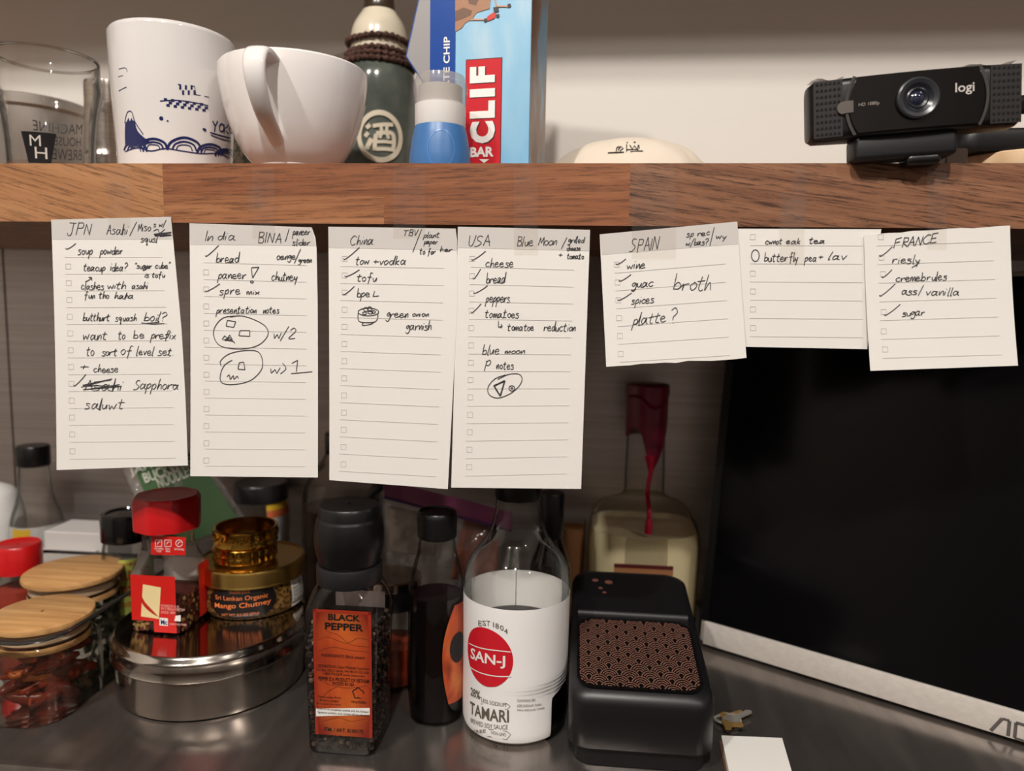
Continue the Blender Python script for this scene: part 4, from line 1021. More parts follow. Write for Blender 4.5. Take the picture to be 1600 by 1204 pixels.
# the label: its right edge steps in below the middle
m = MB(); NU, NV = 96, 40; v = []
for j in range(NV + 1):
    b = j / NV; zz = vb + (vt - vb) * b
    s_ = min(1, max(0, (b - .34) / .2)); s_ = s_ * s_ * (3 - 2 * s_)
    ur = fa + .74 + 2.41 * s_; ul = fa - 3.12
    for i in range(NU + 1): v.append(S.pt(ul + (ur - ul) * i / NU, zz, .0004))
m.add(v, [(j * (NU + 1) + i, j * (NU + 1) + i + 1, (j + 1) * (NU + 1) + i + 1, (j + 1) * (NU + 1) + i) for j in range(NV) for i in range(NU)])
lb = m.obj('paper_label', mat('label_white', (243, 240, 238), .5), t, fix=False)
cu, cvv = S.uv(765, 1026); l_, r2_, b_, t_ = pxbox(S, 732, 982, 802, 1073); m = MB()
disc(m, S, (l_ + r2_) / 2, (b_ + t_) / 2, (r2_ - l_) / 2, (t_ - b_) / 2, .0007, 48, 6)
rd = m.obj('red_disc', mat('label_red', (202, 20, 38), .5), lb, fix=False)
m = MB(); RU = pq[len(pq) // 3][0]
ribbon(m, S, cat(uvs(S, [(735, 1004), (752, 1011), (778, 1015), (798, 1017)]), 4), .0007, .001, ku=RU)
ribbon(m, S, cat(uvs(S, [(734, 1039), (750, 1049), (776, 1055), (799, 1055)]), 4), .0007, .001, ku=RU)
u0, v0 = S.uv(737, 1032); u1, v1 = S.uv(790, 1043); u2, v2 = S.uv(790, 1023); u3, v3 = S.uv(738, 1010)
textq(m, S, 'SAN-J', [(u0, v0), (u1, v1), (u2, v2), (u3, v3)], .0011, bold=.02)
m.obj('lettering', M_LWHITE, rd, fix=False)
m_lg = mat('label_grey_print', (96, 88, 74), .6); m = MB()
def sl(s_, x0, y0, x1, y1, h, bold=0):
    """words on the label from (x0, y0) to (x1, y1) on their baseline"""
    x0, x1 = lx_(x0), lx_(x1)
    a, b = S.uv(x0, y0), S.uv(x1, y1); c, d = S.uv(x1, y1 - h), S.uv(x0, y0 - h); textq(m, S, s_, [a, b, c, d], .0008, bold=bold)
def lx_(x): return 736 + (x - 728) * .90 if x < 806 else x
for ch, x, y, w in (('E', 742, 976, 6), ('S', 749, 975.5, 6), ('T', 756, 976, 6), ('1', 767, 978, 1.6), ('8', 771, 980, 6), ('0', 779, 983, 6), ('4', 786, 988, 6)): sl(ch, x, y, x + w, y + 1.5, 8)
sl('28%', 729, 1085, 745, 1092, 13, .02); sl('LESS SODIUM', 747, 1095, 789, 1103, 6); sl('TAMARI', 728, 1113, 794, 1127, 19, .02); sl('BREWED SOY SAUCE', 729, 1127, 792, 1138, 7)
sl('GLUTEN FREE', 730, 1139, 755, 1143, 5); sl('NON-GMO', 764, 1145, 789, 1149, 5); sl('NET 20 FL OZ (592 mL)', 734, 1152, 792, 1167, 8)
m.obj('lettering', m_lg, lb, fix=False); m = MB()
sl('CONTAINS 28%', 808, 1095, 836, 1094, 4); sl('LESS SODIUM THAN', 808, 1103, 845, 1101, 4); sl('SAN-J REGULAR TAMARI', 808, 1110, 850, 1107, 4)
m.obj('lettering', m_lg, lb, fix=False)
for q in ([(744, 1088), (791, 1098), (796, 1102), (791, 1107), (746, 1098)], [(727, 1130), (760, 1138), (790, 1141), (797, 1146), (790, 1154), (758, 1149), (727, 1139)]):
    m = MB(); ribbon(m, S, [S.uv(lx_(x), y) for x, y in q], .0004, .0008, ku=RU)
    m.obj('outlined_panel', m_lg, lb, fix=False)

# --- pepper grinder
gxx = at(531, 1050, Y=-.026).x; gY = -.026 + .0215; gr = radians(0)
zs = [at(540, y, Y=gY).z for y in (912, 940, 1178)]
Zn = at(545, 903, Y=gY).z; Zn1 = at(545, 877, Y=gY).z; Zd0 = at(545, 868, Y=gY).z; Zd1 = at(543, 806, Y=gY).z; Zd2 = at(543, 794, Y=gY).z
t = thing('pepper_grinder', 'square clear pepper grinder with black domed top and orange map label', 'grinder', (gxx, gY, 0))
hb, ht = .0225, .0245
MB().add(*rloft(gxx, gY, [(hb * .93, hb * .93, .006, .0006), (hb, hb, .007, .003), (ht, ht, .007, zs[1] - .006), (ht * .97, ht * .97, .009, zs[1] + .002), (ht * .88, ht * .88, .016, Zn - .003), (ht * .84, ht * .84, .0195, Zn)], gr, cap1=False)).obj('clear_body', glass('grinder_plastic', (.96, .94, .93), (.6, .56, .56), .04, .05, .4), t)
Rn = 101 / 2 / scl((gxx, gY, Zn))
MB().add(*lathe(gxx, gY, [(Rn * .97, Zn - .001), (Rn, Zn), (Rn, Zn1 - .0008), (Rn * .985, Zn1)], 48, cap0=True, cap1=True)).obj('neck_ring', mat('charcoal_plastic', (28, 27, 29), .45), t)
Rd = 108 / 2 / scl((gxx, gY, Zd1))
MB().add(*lathe(gxx, gY, smooth_prof([(Rd * .86, Zn1), (Rd * .90, Zn1 + .003), (Rd * 1.0, Zn1 + (Zd1 - Zn1) * .45), (Rd * .99, Zn1 + (Zd1 - Zn1) * .75), (Rd * .93, Zd1 - .001)], 5) + [(Rd * .90, Zd1), (Rd * .89, Zd1 + .001), (Rd * .88, Zd2 + .001), (Rd * .83, Zd2 + .003), (.001, Zd2 + .0034)], 56, cap0=True)).obj('domed_cap', mat('dome_black', (13, 12, 13), .33), t)
m = MB(); v_ = [(gxx + a, gY + ht * .98 - .0006, z) for a, z in ((-ht * .72, .02), (ht * .72, .02), (ht * .72, zs[1] - .001), (-ht * .72, zs[1] - .001))]; m.add(v_, [(0, 1, 2, 3)]); m.obj('back_label', mat('label_inside', (208, 194, 192), .6), t, fix=False)
m = MB(); pr_ = random.Random(3)
ico = bmesh.new(); bmesh.ops.create_icosphere(ico, subdivisions=1, radius=1); IV = [tuple(v_.co) for v_ in ico.verts]; ico.verts.index_update(); IF = [[v_.index for v_ in f_.verts] for f_ in ico.faces]; ico.free()
m.add(*rloft(gxx, gY, [(hb - .004, hb - .004, .004, .004), (ht - .0045, ht - .0045, .004, at(540, 965, Y=gY).z)], gr), 0)
zfill = at(540, 962, Y=gY).z
for i in range(900):
    side = pr_.random(); a = pr_.uniform(-1, 1); z = .0035 + (zfill - .0035) * pr_.random(); hh = hb + (ht - hb) * z / zfill - .0032
    px_, py_ = (a * hh, -hh) if side < .5 else (hh, a * hh) if side < .9 else (-hh, a * hh)
    r = pr_.uniform(.0013, .0019); m.add([(gxx + px_ + r * q[0], gY + py_ + r * q[1], z + r * q[2]) for q in IV], IF, pr_.choice((0, 0, 0, 1, 1, 2)))
pc = m.obj('peppercorns', [mat('pepper_black', (36, 28, 24), .6), mat('pepper_brown', (74, 56, 46), .6), mat('pepper_pale', (132, 112, 92), .6)], weld=False)
tag(pc, 'black peppercorns filling the grinder behind its orange label', 'peppercorns', kind='stuff')
S = Pln((gxx, gY - hb - .0004, 0), (1, 0, 0), (0, (ht - hb) / -zs[1], 1))
l0, l1 = S.uv(491, 1050)[0], S.uv(581, 1050)[0]; lb0, lt0 = S.uv(536, 1149)[1], S.uv(536, 953)[1]
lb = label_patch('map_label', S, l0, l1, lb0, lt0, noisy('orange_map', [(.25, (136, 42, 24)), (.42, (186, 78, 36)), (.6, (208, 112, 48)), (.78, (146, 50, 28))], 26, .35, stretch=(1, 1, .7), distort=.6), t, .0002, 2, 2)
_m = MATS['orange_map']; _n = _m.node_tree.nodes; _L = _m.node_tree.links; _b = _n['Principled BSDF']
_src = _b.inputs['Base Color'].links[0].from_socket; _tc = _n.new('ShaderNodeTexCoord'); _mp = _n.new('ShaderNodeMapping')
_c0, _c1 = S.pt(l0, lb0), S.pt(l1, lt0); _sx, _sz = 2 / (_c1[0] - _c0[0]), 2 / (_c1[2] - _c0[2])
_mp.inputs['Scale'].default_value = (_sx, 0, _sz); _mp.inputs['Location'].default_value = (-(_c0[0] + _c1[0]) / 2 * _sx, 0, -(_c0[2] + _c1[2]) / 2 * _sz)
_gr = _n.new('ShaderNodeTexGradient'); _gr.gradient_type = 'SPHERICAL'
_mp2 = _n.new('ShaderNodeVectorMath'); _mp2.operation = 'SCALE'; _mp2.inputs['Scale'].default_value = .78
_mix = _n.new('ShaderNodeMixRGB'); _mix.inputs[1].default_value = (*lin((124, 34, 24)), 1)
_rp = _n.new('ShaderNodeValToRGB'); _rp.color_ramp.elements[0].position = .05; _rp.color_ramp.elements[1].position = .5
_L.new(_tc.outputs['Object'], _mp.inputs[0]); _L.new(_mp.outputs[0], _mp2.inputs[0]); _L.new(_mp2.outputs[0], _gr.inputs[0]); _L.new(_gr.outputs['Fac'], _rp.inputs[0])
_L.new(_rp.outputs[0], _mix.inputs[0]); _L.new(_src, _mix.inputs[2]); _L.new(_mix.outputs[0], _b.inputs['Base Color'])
m = MB(); patch(m, S, l0, l1, lt0 - .002, lt0, .0003, 2, 1); patch(m, S, l0, l0 + .002, lb0, lt0, .0003, 1, 2); patch(m, S, l1 - .002, l1, lb0, lt0, .0003, 1, 2)
m.obj('dark_border', mat('label_maroon', (152, 46, 26), .4), lb, fix=False)
m = MB()
for q in ([(510, 985), (530, 992), (548, 1006), (578, 1010)], [(496, 1000), (512, 994), (540, 1004), (560, 996), (578, 1000)], [(498, 1016), (520, 1010), (548, 1015), (578, 1018)], [(500, 1062), (520, 1070), (545, 1074), (574, 1070)], [(496, 1096), (512, 1080), (530, 1070)], [(505, 1126), (530, 1120), (548, 1126), (570, 1122)]):
    ribbon(m, S, cat(uvs(S, q), 4), .0003, .0004)
m.obj('map_lines', mat('map_brown', (128, 56, 26), .5), lb, fix=False)
its = [('BLACK', (513, 959, 563, 969), .03), ('PEPPER', (508, 973, 568, 984), .03), ('INGREDIENTS: Black pepper', (503, 1022, 571, 1028)),
       ('DISTRIBUTED BY: Costco Wholesale Corporation', (497, 1039, 577, 1045)), ('P.O. Box 34535, Seattle, WA 98124-1535 USA', (495, 1045.5, 577, 1050)), ('1-800-774-2678 www.costco.com', (505, 1051, 570, 1055)),
       ('PEPPER IS A PRODUCT OF VIETNAM', (498, 1058, 577, 1064), .01), ('PACKED IN USA', (520, 1065, 554, 1070), .01), ('Store away from', (498, 1086, 533, 1091)), ('direct sunlight', (500, 1091.5, 530, 1096)), ('in a cool, dry area', (496, 1097, 533, 1101)),
       ('recyclable', (549, 1093, 572, 1099)), ('ITM. / ART. 8100175', (507, 1137, 568, 1143), .01)]
txt('lettering', S, its, M_LBLACK, lb, .0005)
m = MB(); u, v_ = S.uv(560, 1082); ribbon(m, S, [(u + .0034 * cos(a) * (1 + .12 * sin(5 * a)), v_ + .0034 * sin(a) * (1 + .12 * sin(5 * a))) for a in [2 * pi * i / 40 for i in range(34)]], .0006, .0005); m.obj('recycling_mark', M_LBLACK, lb, fix=False)
m = MB(); q = [S.uv(494, 1118), S.uv(578, 1116), S.uv(578, 1105), S.uv(494, 1106)]; poly(m, S, q, .0004); pn = m.obj('white_notice', M_LWHITE, lb, fix=False)
txt('lettering', S, [("If you're not completely satisfied with this Kirkland", (497, 1106.5, 576, 1111)), ('Signature product, your money will be refunded', (497, 1112, 576, 1116.5))], M_LBLACK, pn, .0006)

# --- dark sauce bottle
Yd = .031; dx_ = at(682, 1000, Y=Yd).x
pd = prof(683, Yd, [(1146, 80), (1130, 87), (1060, 89), (1000, 89), (955, 88), (930, 85), (915, 82), (903, 81), (896, 79), (880, 72), (862, 62), (845, 57), (832, 54)], base=.001)
pd = [(pd[0][0] - .003, .0008)] + pd; zt = pd[-1][1]
t = thing('sauce_bottle', 'slender dark sauce bottle with black flip cap and flame coloured label', 'bottle', (dx_, Yd, 0))
MB().add(*lathe(dx_, Yd, pd, 56, cap0=True)).obj('glass_body', M_GLASS, t)
zl = at(683, 925, Y=Yd).z
MB().add(*lathe(dx_, Yd, cut(pd, .0025, zl, -.0015), 48, cap0=True, cap1=True)).obj('dark_sauce', mat('dark_sauce', (14, 8, 9), .06), t)
Rc = 61 / 2 / scl((dx_, Yd, zt)); zc1 = at(683, 797, Y=Yd).z
MB().add(*lathe(dx_, Yd, [(Rc * .9, zt - .003), (Rc, zt - .002), (Rc * 1.02, zc1 - .004), (Rc * .99, zc1 - .001), (Rc * .93, zc1), (Rc * .88, zc1), (Rc * .85, zc1 - .0012), (.001, zc1 - .0012)], 48, cap0=True)).obj('flip_cap', M_BLK, t)
S = Cyl(dx_, Yd, pd); m = MB(); NV = 30; v = []; v1, v0 = S.uv(700, 948)[1], S.uv(700, 1100)[1]; NU = 14
for j in range(NV + 1):
    b = j / NV; ul = S.uv(691 + 22 * (2 * b - 1) ** 2 * (.9 if b > .5 else .5), 1020)[0]; ur = fa + 2.2
    for i in range(NU + 1): v.append(S.pt(ul + (ur - ul) * i / NU, v0 + (v1 - v0) * b, .0003))
m.add(v, [(j * (NU + 1) + i, j * (NU + 1) + i + 1, (j + 1) * (NU + 1) + i + 1, (j + 1) * (NU + 1) + i) for j in range(NV) for i in range(NU)])
lb = m.obj('flame_label', noisy('flame_print', [(.32, (86, 24, 16)), (.5, (182, 76, 38)), (.68, (206, 132, 70))], 60, .35, stretch=(1, 1, .4), distort=.8), t, fix=False)
m = MB(); u, v_ = S.uv(715, 1010); disc(m, S, u, v_, .35, .011, .0006, 30, 3); m.obj('dark_blot', mat('blot_black', (22, 16, 16), .3), lb, fix=False)

# --- jar with a steel band, chutney-coloured inside
Ykk = .075; kx_ = at(616, 1000, Y=Ykk).x
pk = prof(617, Ykk, [(1100, 84), (1060, 88), (1000, 88), (960, 86), (940, 80)], base=.001)
t = thing('preserve_jar', 'glass jar of red relish with steel lid band between grinder and dark bottle', 'jar', (kx_, Ykk, 0))
z9 = pk[-1][1]; z8 = at(617, 912, Y=Ykk).z; z7 = at(617, 897, Y=Ykk).z
MB().add(*lathe(kx_, Ykk, pk, 48, cap0=True)).obj('glass_body', M_GLASS, t)
MB().add(*lathe(kx_, Ykk, cut(pk, .003, at(617, 1000, Y=Ykk).z, -.002), 40, cap0=True, cap1=True)).obj('relish', noisy('red_relish', [(.3, (92, 26, 14)), (.6, (150, 58, 30)), (.75, (178, 90, 48))], 90, .25, bump=.4), t)
MB().add(*lathe(kx_, Ykk, [(pk[-1][0], z9 - .001), (pk[-1][0] * 1.03, z9), (pk[-1][0] * 1.03, z8)], 48, cap0=True, cap1=True)).obj('seal_band', M_BLK, t)
MB().add(*lathe(kx_, Ykk, [(pk[-1][0] * 1.03, z8), (pk[-1][0] * 1.08, z8 + .001), (pk[-1][0] * 1.08, z7 - .001), (pk[-1][0] * 1.02, z7), (.001, z7)], 48)).obj('steel_lid', M_STEEL, t)

# --- steel spice tin
TX, TY = at(334, 1010, Y=.063).x, .063; TR_ = .0712
z_b = at(335, 1072, Y=TY - TR_).z; z_t = at(335, 1046, Y=TY - TR_).z; z_e = at(335, 1031, Y=TY - TR_ + .004).z
t = thing('spice_tin', 'round polished stainless spice tin with a lipped lid, jars standing on it', 'tin', (TX, TY, 0))
MB().add(*lathe(TX, TY, [(.001, .0006), (TR_ * .93, .0006), (TR_ * .955, .002), (TR_ * .965, .006), (TR_ * .965, z_b - .002)], 96)).obj('body', M_STEEL, t)
MB().add(*lathe(TX, TY, [(TR_ * .968, z_b - .0005), (TR_ * 1.0, z_b - .001), (TR_ * 1.008, z_b), (TR_ * .998, z_b + .0012), (TR_ * .996, z_t - .002), (TR_ * 1.006, z_t - .001), (TR_ * 1.006, z_t), (TR_ * .985, z_t + .0012), (TR_ * .975, z_e - .0015), (TR_ * .95, z_e), (TR_ * .90, z_e - .001), (.001, z_e - .001)], 96)).obj('lid', M_STEEL, t)
ZT = z_e - .0008

# --- chilli flake jar on the tin
f0 = at(262, 992, z=ZT); FY = f0.y + .0225; fx = at(265, 900, Y=FY).x
z1 = at(266, 868, Y=FY).z; z2 = at(268, 848, Y=FY).z; z3 = at(276, 822, Y=FY).z; z4 = at(278, 772, Y=FY).z
hf = 98 / 2 / scl((fx, FY, .09)) * .9
t = thing('chilli_flake_jar', 'spice jar of chilli flakes with red lid and red label, on the tin', 'jar', (fx, FY, ZT))
fsecs = [(hf * .94, hf * .94, .008, ZT), (hf, hf, .009, ZT + .003), (hf * 1.01, hf * 1.01, .009, z1 - .010), (hf * .98, hf * .98, .013, z1 - .004), (hf * .82, hf * .82, .016, z2), (hf * .80, hf * .80, .0155, z3 - .001)]
MB().add(*rloft(fx, FY, fsecs, .0, cap1=False)).obj('clear_body', M_ACRYL, t)
zf = at(262, 912, Y=FY).z
fl = MB(); fr_ = random.Random(5)
fl.add(*rloft(fx, FY, [(hf - .003, hf - .003, .008, ZT + .002), (hf - .003, hf - .003, .008, ZT + .026)], .0), 0)
for i in range(420):
    s_ = fr_.random(); a = fr_.uniform(-1, 1); hh = hf - .0022; z = ZT + .002 + .024 * fr_.random()
    px_, py_ = (a * hh * .9, -hh) if s_ < .5 else (hh, a * hh * .9) if s_ < .9 else (-hh, a * hh * .9)
    r = fr_.uniform(.0012, .0022); fl.add([(fx + px_ + r * q[0] * (.4 if s_ > .5 else 1), FY + py_ + r * q[1] * (1 if s_ > .5 else .4), z + r * q[2]) for q in IV], IF, fr_.choice((0, 0, 1, 2, 3)))
tag(fl.obj('chilli_flakes', [mat('flake_dark', (72, 22, 16), .6), mat('flake_red', (134, 36, 22), .6), mat('flake_brown', (120, 70, 40), .6), mat('flake_seed', (206, 164, 96), .6)], weld=False), 'crushed chilli flakes in the bottom of the red labelled jar', 'chilli flakes', kind='stuff')
hc_ = 97 / 2 / scl((fx, FY, z4)); octa = lambda r, z: [(fx + r * cos(a) * k, FY + r * sin(a) * k, z) for a, k in [(2 * pi * i / 64, 1 / max(cos(((2 * pi * i / 64) % (pi / 4)) - pi / 8), .955)) for i in range(64)]]
MB().add(*loft([octa(hc_ * .90, z3 - .0005), octa(hc_ * .97, z3), octa(hc_ * .99, z4 - .004), octa(hc_ * .93, z4 - .001), octa(hc_ * .90, z4), octa(hc_ * .60, z4 - .0006), octa(hc_ * .55, z4 - .0006)])).obj('shaker_lid', M_RED, t)
S = Pln((fx, FY - hf * 1.01, 0), (1, 0, 0), (0, 0, 1)); m_red = mat('spice_label_red', (206, 32, 26), .35)
c0, c1 = S.uv(216, 945)[0], S.uv(301, 945)[0]; vb_, vt_ = S.uv(265, 989)[1], S.uv(265, 900)[1]
lu = lambda x: S.uv(x, 945)[0]
lb = MB(); patch(lb, S, -hf * .80, hf * .80, vb_ + .009, vt_, .0004, 2, 2); patch(lb, S, lu(240), hf * .80, vb_ + .0005, vb_ + .0092, .0004, 2, 1); lb = lb.obj('front_label', m_red, t, fix=False)
m = MB(); poly(m, S, [S.uv(221, 962), S.uv(249, 966), S.uv(252, 917), S.uv(224, 912)], .0006); cp_ = m.obj('cream_panel', mat('label_cream', (238, 216, 160), .5), lb, fix=False)
m = MB(); q0 = cat(uvs(S, [(219, 934), (226, 946), (237, 956), (249, 963)]), 5); q1 = cat(uvs(S, [(249, 963), (236, 949), (227, 939), (222, 929)]), 5); poly(m, S, q0 + q1, .0008); m.obj('chilli_picture', mat('chilli_print', (190, 36, 26), .4), cp_, fix=False)
m = MB(); poly(m, S, [S.uv(250, 976), S.uv(263, 977), S.uv(263, 965), S.uv(250, 964)], .0006); poly(m, S, [S.uv(273, 969), S.uv(283, 970), S.uv(283, 960), S.uv(275, 961)], .0006); mk = m.obj('maker_mark', M_LWHITE, lb, fix=False)
m = MB(); text(m, S, 'Mc', pxbox(S, 252, 967, 262, 975), .0008, bold=.03); m.obj('lettering', mat('mark_blue', (32, 44, 110), .5), mk, fix=False)
txt('lettering', S, [('POWERED BY US. IN', (252, 944, 280, 948)), ('SPICY MEALS EVERYDAY', (252, 949, 290, 953)), ('SINCE 1889', (252, 954, 274, 958)), ('LEARN MORE ONLINE', (266, 973, 292, 976))], mat('label_pink', (240, 190, 178), .5), lb, .0006)
Sn = Pln((fx, FY - hf * .80 - .0004, 0), (1, 0, 0), (0, 0, 1)); m = MB(); poly(m, Sn, uvs(Sn, [(236, 866), (290, 867), (291, 839), (237, 836)]), .0003); nl = m.obj('neck_label', m_red, t, fix=False)
m = MB()
for cx in (248.5, 263, 280.5):
    q = ell(cx, 848, 5.2 if cx > 270 else 4.6, 5.2) if cx > 270 else [(cx - 5, 843), (cx + 5, 843), (cx + 5, 853), (cx - 5, 853), (cx - 5, 843)]
    ribbon(m, Sn, uvs(Sn, q), .0005, .0006); ribbon(m, Sn, uvs(Sn, [(cx - 2, 850), (cx, 846), (cx + 3, 846)]), .0005, .0006)
m.obj('icons', M_LWHITE, nl, fix=False)
txt('lettering', Sn, [('FLIP OPEN', (242, 855, 256, 858)), ('TOP', (245, 859, 253, 862)), ('SEAL', (259, 855, 267, 858)), ('IN', (260, 859, 266, 862)), ('GLUTEN FREE', (273, 856, 288, 859))], M_LWHITE, nl, .0006)
Sr = Pln((fx + hf * 1.01, FY, 0), (0, 1, 0), (0, 0, 1)); m = MB(); patch(m, Sr, hf * .1, hf * .8, ZT + .004, vt_ + .001, .0004, 1, 1); m.obj('side_label', m_red, t, fix=False)
Sbk = Pln((fx, FY + hf * .985, 0), (-1, 0, 0), (0, 0, 1)); m = MB(); patch(m, Sbk, -hf * .78, hf * .78, ZT + .004, z1 - .008, -.0006, 1, 1); m.obj('back_label', mat('label_back', (206, 198, 194), .6), t, fix=False)

# --- chutney jar on the tin, two gold bangles on its lid
h0 = at(398, 971, z=ZT); HX0 = at(396, 930, Y=.088).x; CY = h0.y + .038; CX = at(396, 930, Y=CY).x
pch = prof(396, CY, [(968, 138), (955, 150), (930, 153), (905, 152), (893, 146)], base=ZT)
pch = [(pch[0][0] - .004, ZT + .0003)] + pch
zl0 = at(397, 886, Y=CY).z; zl1 = at(397, 868, Y=CY).z; RL = 161 / 2 / scl((CX, CY, zl0))
t = thing('chutney_jar', 'jar of dark mango chutney with a gold lid, standing on the tin', 'jar', (CX, CY, ZT))
MB().add(*lathe(CX, CY, pch, 64, cap0=True)).obj('glass_body', M_GLASS, t)
MB().add(*lathe(CX, CY, cut(pch, ZT + .0022, pch[-1][1] - .0005, -.0018), 56, cap0=True, cap1=True)).obj('chutney', noisy('dark_chutney', [(.3, (44, 16, 10)), (.7, (84, 32, 20))], 60, .2), t)
MB().add(*lathe(CX, CY, [(RL * .93, zl0 - .0035), (RL, zl0 - .003), (RL * 1.01, zl0 - .002), (RL, zl0 - .001), (RL, zl1 - .002), (RL * .98, zl1), (RL * .94, zl1 + .0004), (RL * .91, zl1 - .0008), (.001, zl1 - .0012)], 80)).obj('gold_lid', M_GOLDL, t)
S = Cyl(CX, CY, pch); vb_, vt_ = S.uv(398, 966)[1], S.uv(398, 905)[1]; fa = face_th(CX, CY)
lb = label_patch('patterned_label', S, fa - 1.0, fa + 1.2, vb_, vt_, noisy('lattice_print', [(.35, (48, 32, 14)), (.5, (112, 80, 36)), (.7, (140, 104, 50))], 420, .4, kind='dist'), t, .0003, 40, 6)
l_, r2_, b_, t_ = pxbox(S, 330, 909, 432, 966); m = MB(); v = []
cu_, cv_ = (l_ + r2_) / 2, (b_ + t_) / 2
NR_, NS_ = 6, 64; 
for j in range(NR_ + 1):
    for i in range(NS_):
        a = 2 * pi * i / NS_; ca, sa = cos(a), sin(a); k = (abs(ca) ** 3 + abs(sa) ** 3) ** (-1 / 3) * (1 + .04 * cos(4 * a)); v.append(S.pt(cu_ + (r2_ - l_) / 2 * .96 * ca * k * j / NR_, cv_ + (t_ - b_) / 2 * .98 * sa * k * j / NR_, .0006))
m.add(v, [(j * NS_ + i, j * NS_ + (i + 1) % NS_, (j + 1) * NS_ + (i + 1) % NS_, (j + 1) * NS_ + i) for j in range(NR_) for i in range(NS_)])
bd = m.obj('black_badge', mat('badge_black', (20, 16, 16), .35), lb, fix=False)
m_or = mat('orange_print', (232, 126, 66), .5); m = MB()
def cl(s_, x0, y0, x1, y1, h, bold=0):
    a, b = S.uv(x0, y0), S.uv(x1, y1); c, d = S.uv(x1, y1 - h), S.uv(x0, y0 - h); textq(m, S, s_, [a, b, c, d], .0009, bold=bold)
cl('TRADER JOE\'S', 358, 927, 390, 926, 4.5); cl('Sri Lankan Organic', 338, 937, 418, 934, 9); cl('Mango Chutney', 337, 950, 423, 943, 10, .008); cl('NET WT. 8.5 OZ (241g)', 348, 962, 405, 959, 5)
m.obj('lettering', m_or, bd, fix=False)
l_, r2_, b_, t_ = pxbox(S, 455, 898, 469, 943); m = MB(); patch(m, S, l_, fa + 1.24, b_, t_, .0005, 8, 4); nf = m.obj('nutrition_panel', M_LWHITE, lb, fix=False)
m = MB()
for i in range(7): 
    vv = t_ - (t_ - b_) * (i + .6) / 7.4; text(m, S, ['Nutrition', 'Serv. size', 'Amount', 'Calories', 'Total Fat', 'Sodium', 'Sugars'][i], (l_ + .04, fa + 1.12, vv - .0008, vv + .0011), .0007)
m.obj('lettering', M_LBLACK, nf, fix=False)
def bangle(xc, ytop, ybot, wd, label, kind, z0, Yc_):
    bx_ = at(xc, (ytop + ybot) / 2, Y=Yc_).x; zt_ = z0 + .0135; R_ = wd / 2 / scl((bx_, Yc_, zt_))
    t = thing('gold_bangle', label, 'bangle', (bx_, Yc_, z0), 'gold bangles on the chutney lid')
    MB().add(*lathe(bx_, Yc_, [(R_ - .0008, z0), (R_, z0 + .0008), (R_ - .0003, z0 + .002), (R_ - .0003, zt_ - .002), (R_, zt_ - .0008), (R_ - .0008, zt_), (R_ - .0022, zt_ - .0004), (R_ - .0024, z0 + .0004), (R_ - .0008, z0)], 72)).obj('band', M_GOLD, t)
    m = MB(); S_ = Cyl(bx_, Yc_, [(R_ - .0003, z0), (R_ - .0003, zt_)])
    if kind == 'scroll':
        for c in range(16):
            a0 = 2 * pi * c / 16; zc = (z0 + zt_) / 2
            for sg in (-1, 1):
                q = [(a0 + sg * (.05 + .03 * k * cos(k)) , zc + .0036 * sin(k) * (1 - k / 9)) for k in [.35 * i for i in range(16)]]
                m.add(*tube([S_.pt(u, v_, .0002) for u, v_ in q], .00055, 6))
            m.add([S_.pt(a0 + .17 + q[0] * .04, zc + .0012 * q[2], .0004 + .0012 * q[1]) for q in IV], IF)
        m.obj('scrollwork', M_GOLD, t, weld=False)
    else:
        for j in range(2):
            for c in range(26):
                a0 = 2 * pi * c / 26; zb = z0 + .0012 + j * .0056; v = [S_.pt(a0 + e * .1, zb + h * .0052, 0) for e, h in ((-1, 0), (1, 0), (1, 1), (-1, 1))] + [S_.pt(a0 + e * .055, zb + .0026 + h * .0013, .0011) for e, h in ((-1, -1), (1, -1), (1, 1), (-1, 1))]
                m.add(v, [(0, 1, 5, 4), (1, 2, 6, 5), (2, 3, 7, 6), (3, 0, 4, 7), (4, 5, 6, 7)])
        m.obj('square_studs', M_GOLD, t, smooth=False, weld=False)
    return zt_
zb = zl1 + .0006
zz_ = bangle(383, 840, 868, 93, 'gold bangle with rows of raised squares, lying on the jar lid', 'stud', zb, CY - .006)
bangle(384, 790, 838, 96, 'gold bangle with embossed scrolls, topmost of the two', 'scroll', zz_ + .0003, CY - .006)

# --- clear organiser tray with two lidded jars
BX1, BX0, BY0, BY1, BZ = -.350, -.504, -.0255, .150, .0615
bcx, bcy, bhx, bhy = (BX0 + BX1) / 2, (BY0 + BY1) / 2, (BX1 - BX0) / 2, (BY1 - BY0) / 2
t = thing('organiser_bin', 'clear plastic organiser bin holding two wooden lidded jars', 'bin', (bcx, bcy, 0))
m = MB(); m.add(*rloft(bcx, bcy, [(bhx * .97, bhy * .98, .022, .0008), (bhx * .985, bhy * .99, .024, .003), (bhx, bhy, .026, BZ)], cap1=False)); m.add(*rloft(bcx, bcy, [(bhx * .96, bhy * .975, .021, .0028), (bhx - .0022, bhy - .0022, .024, BZ)], cap1=False)); m.obj('walls', M_ACRYL, t)
rp = [(bcx + x, bcy + y, BZ) for x, y in rrect(bhx - .0011, bhy - .0011, .025, 8)]
MB().add(*tube(rp, .0016, 8, True)).obj('rim', mat('rim_smoke', (52, 48, 46), .12, coat=.5), t)
m_bam = noisy('bamboo', [(.3, (176, 128, 78)), (.55, (200, 152, 98)), (.75, (214, 168, 112))], 26, .45, stretch=(.6, 7, 7), detail=6)
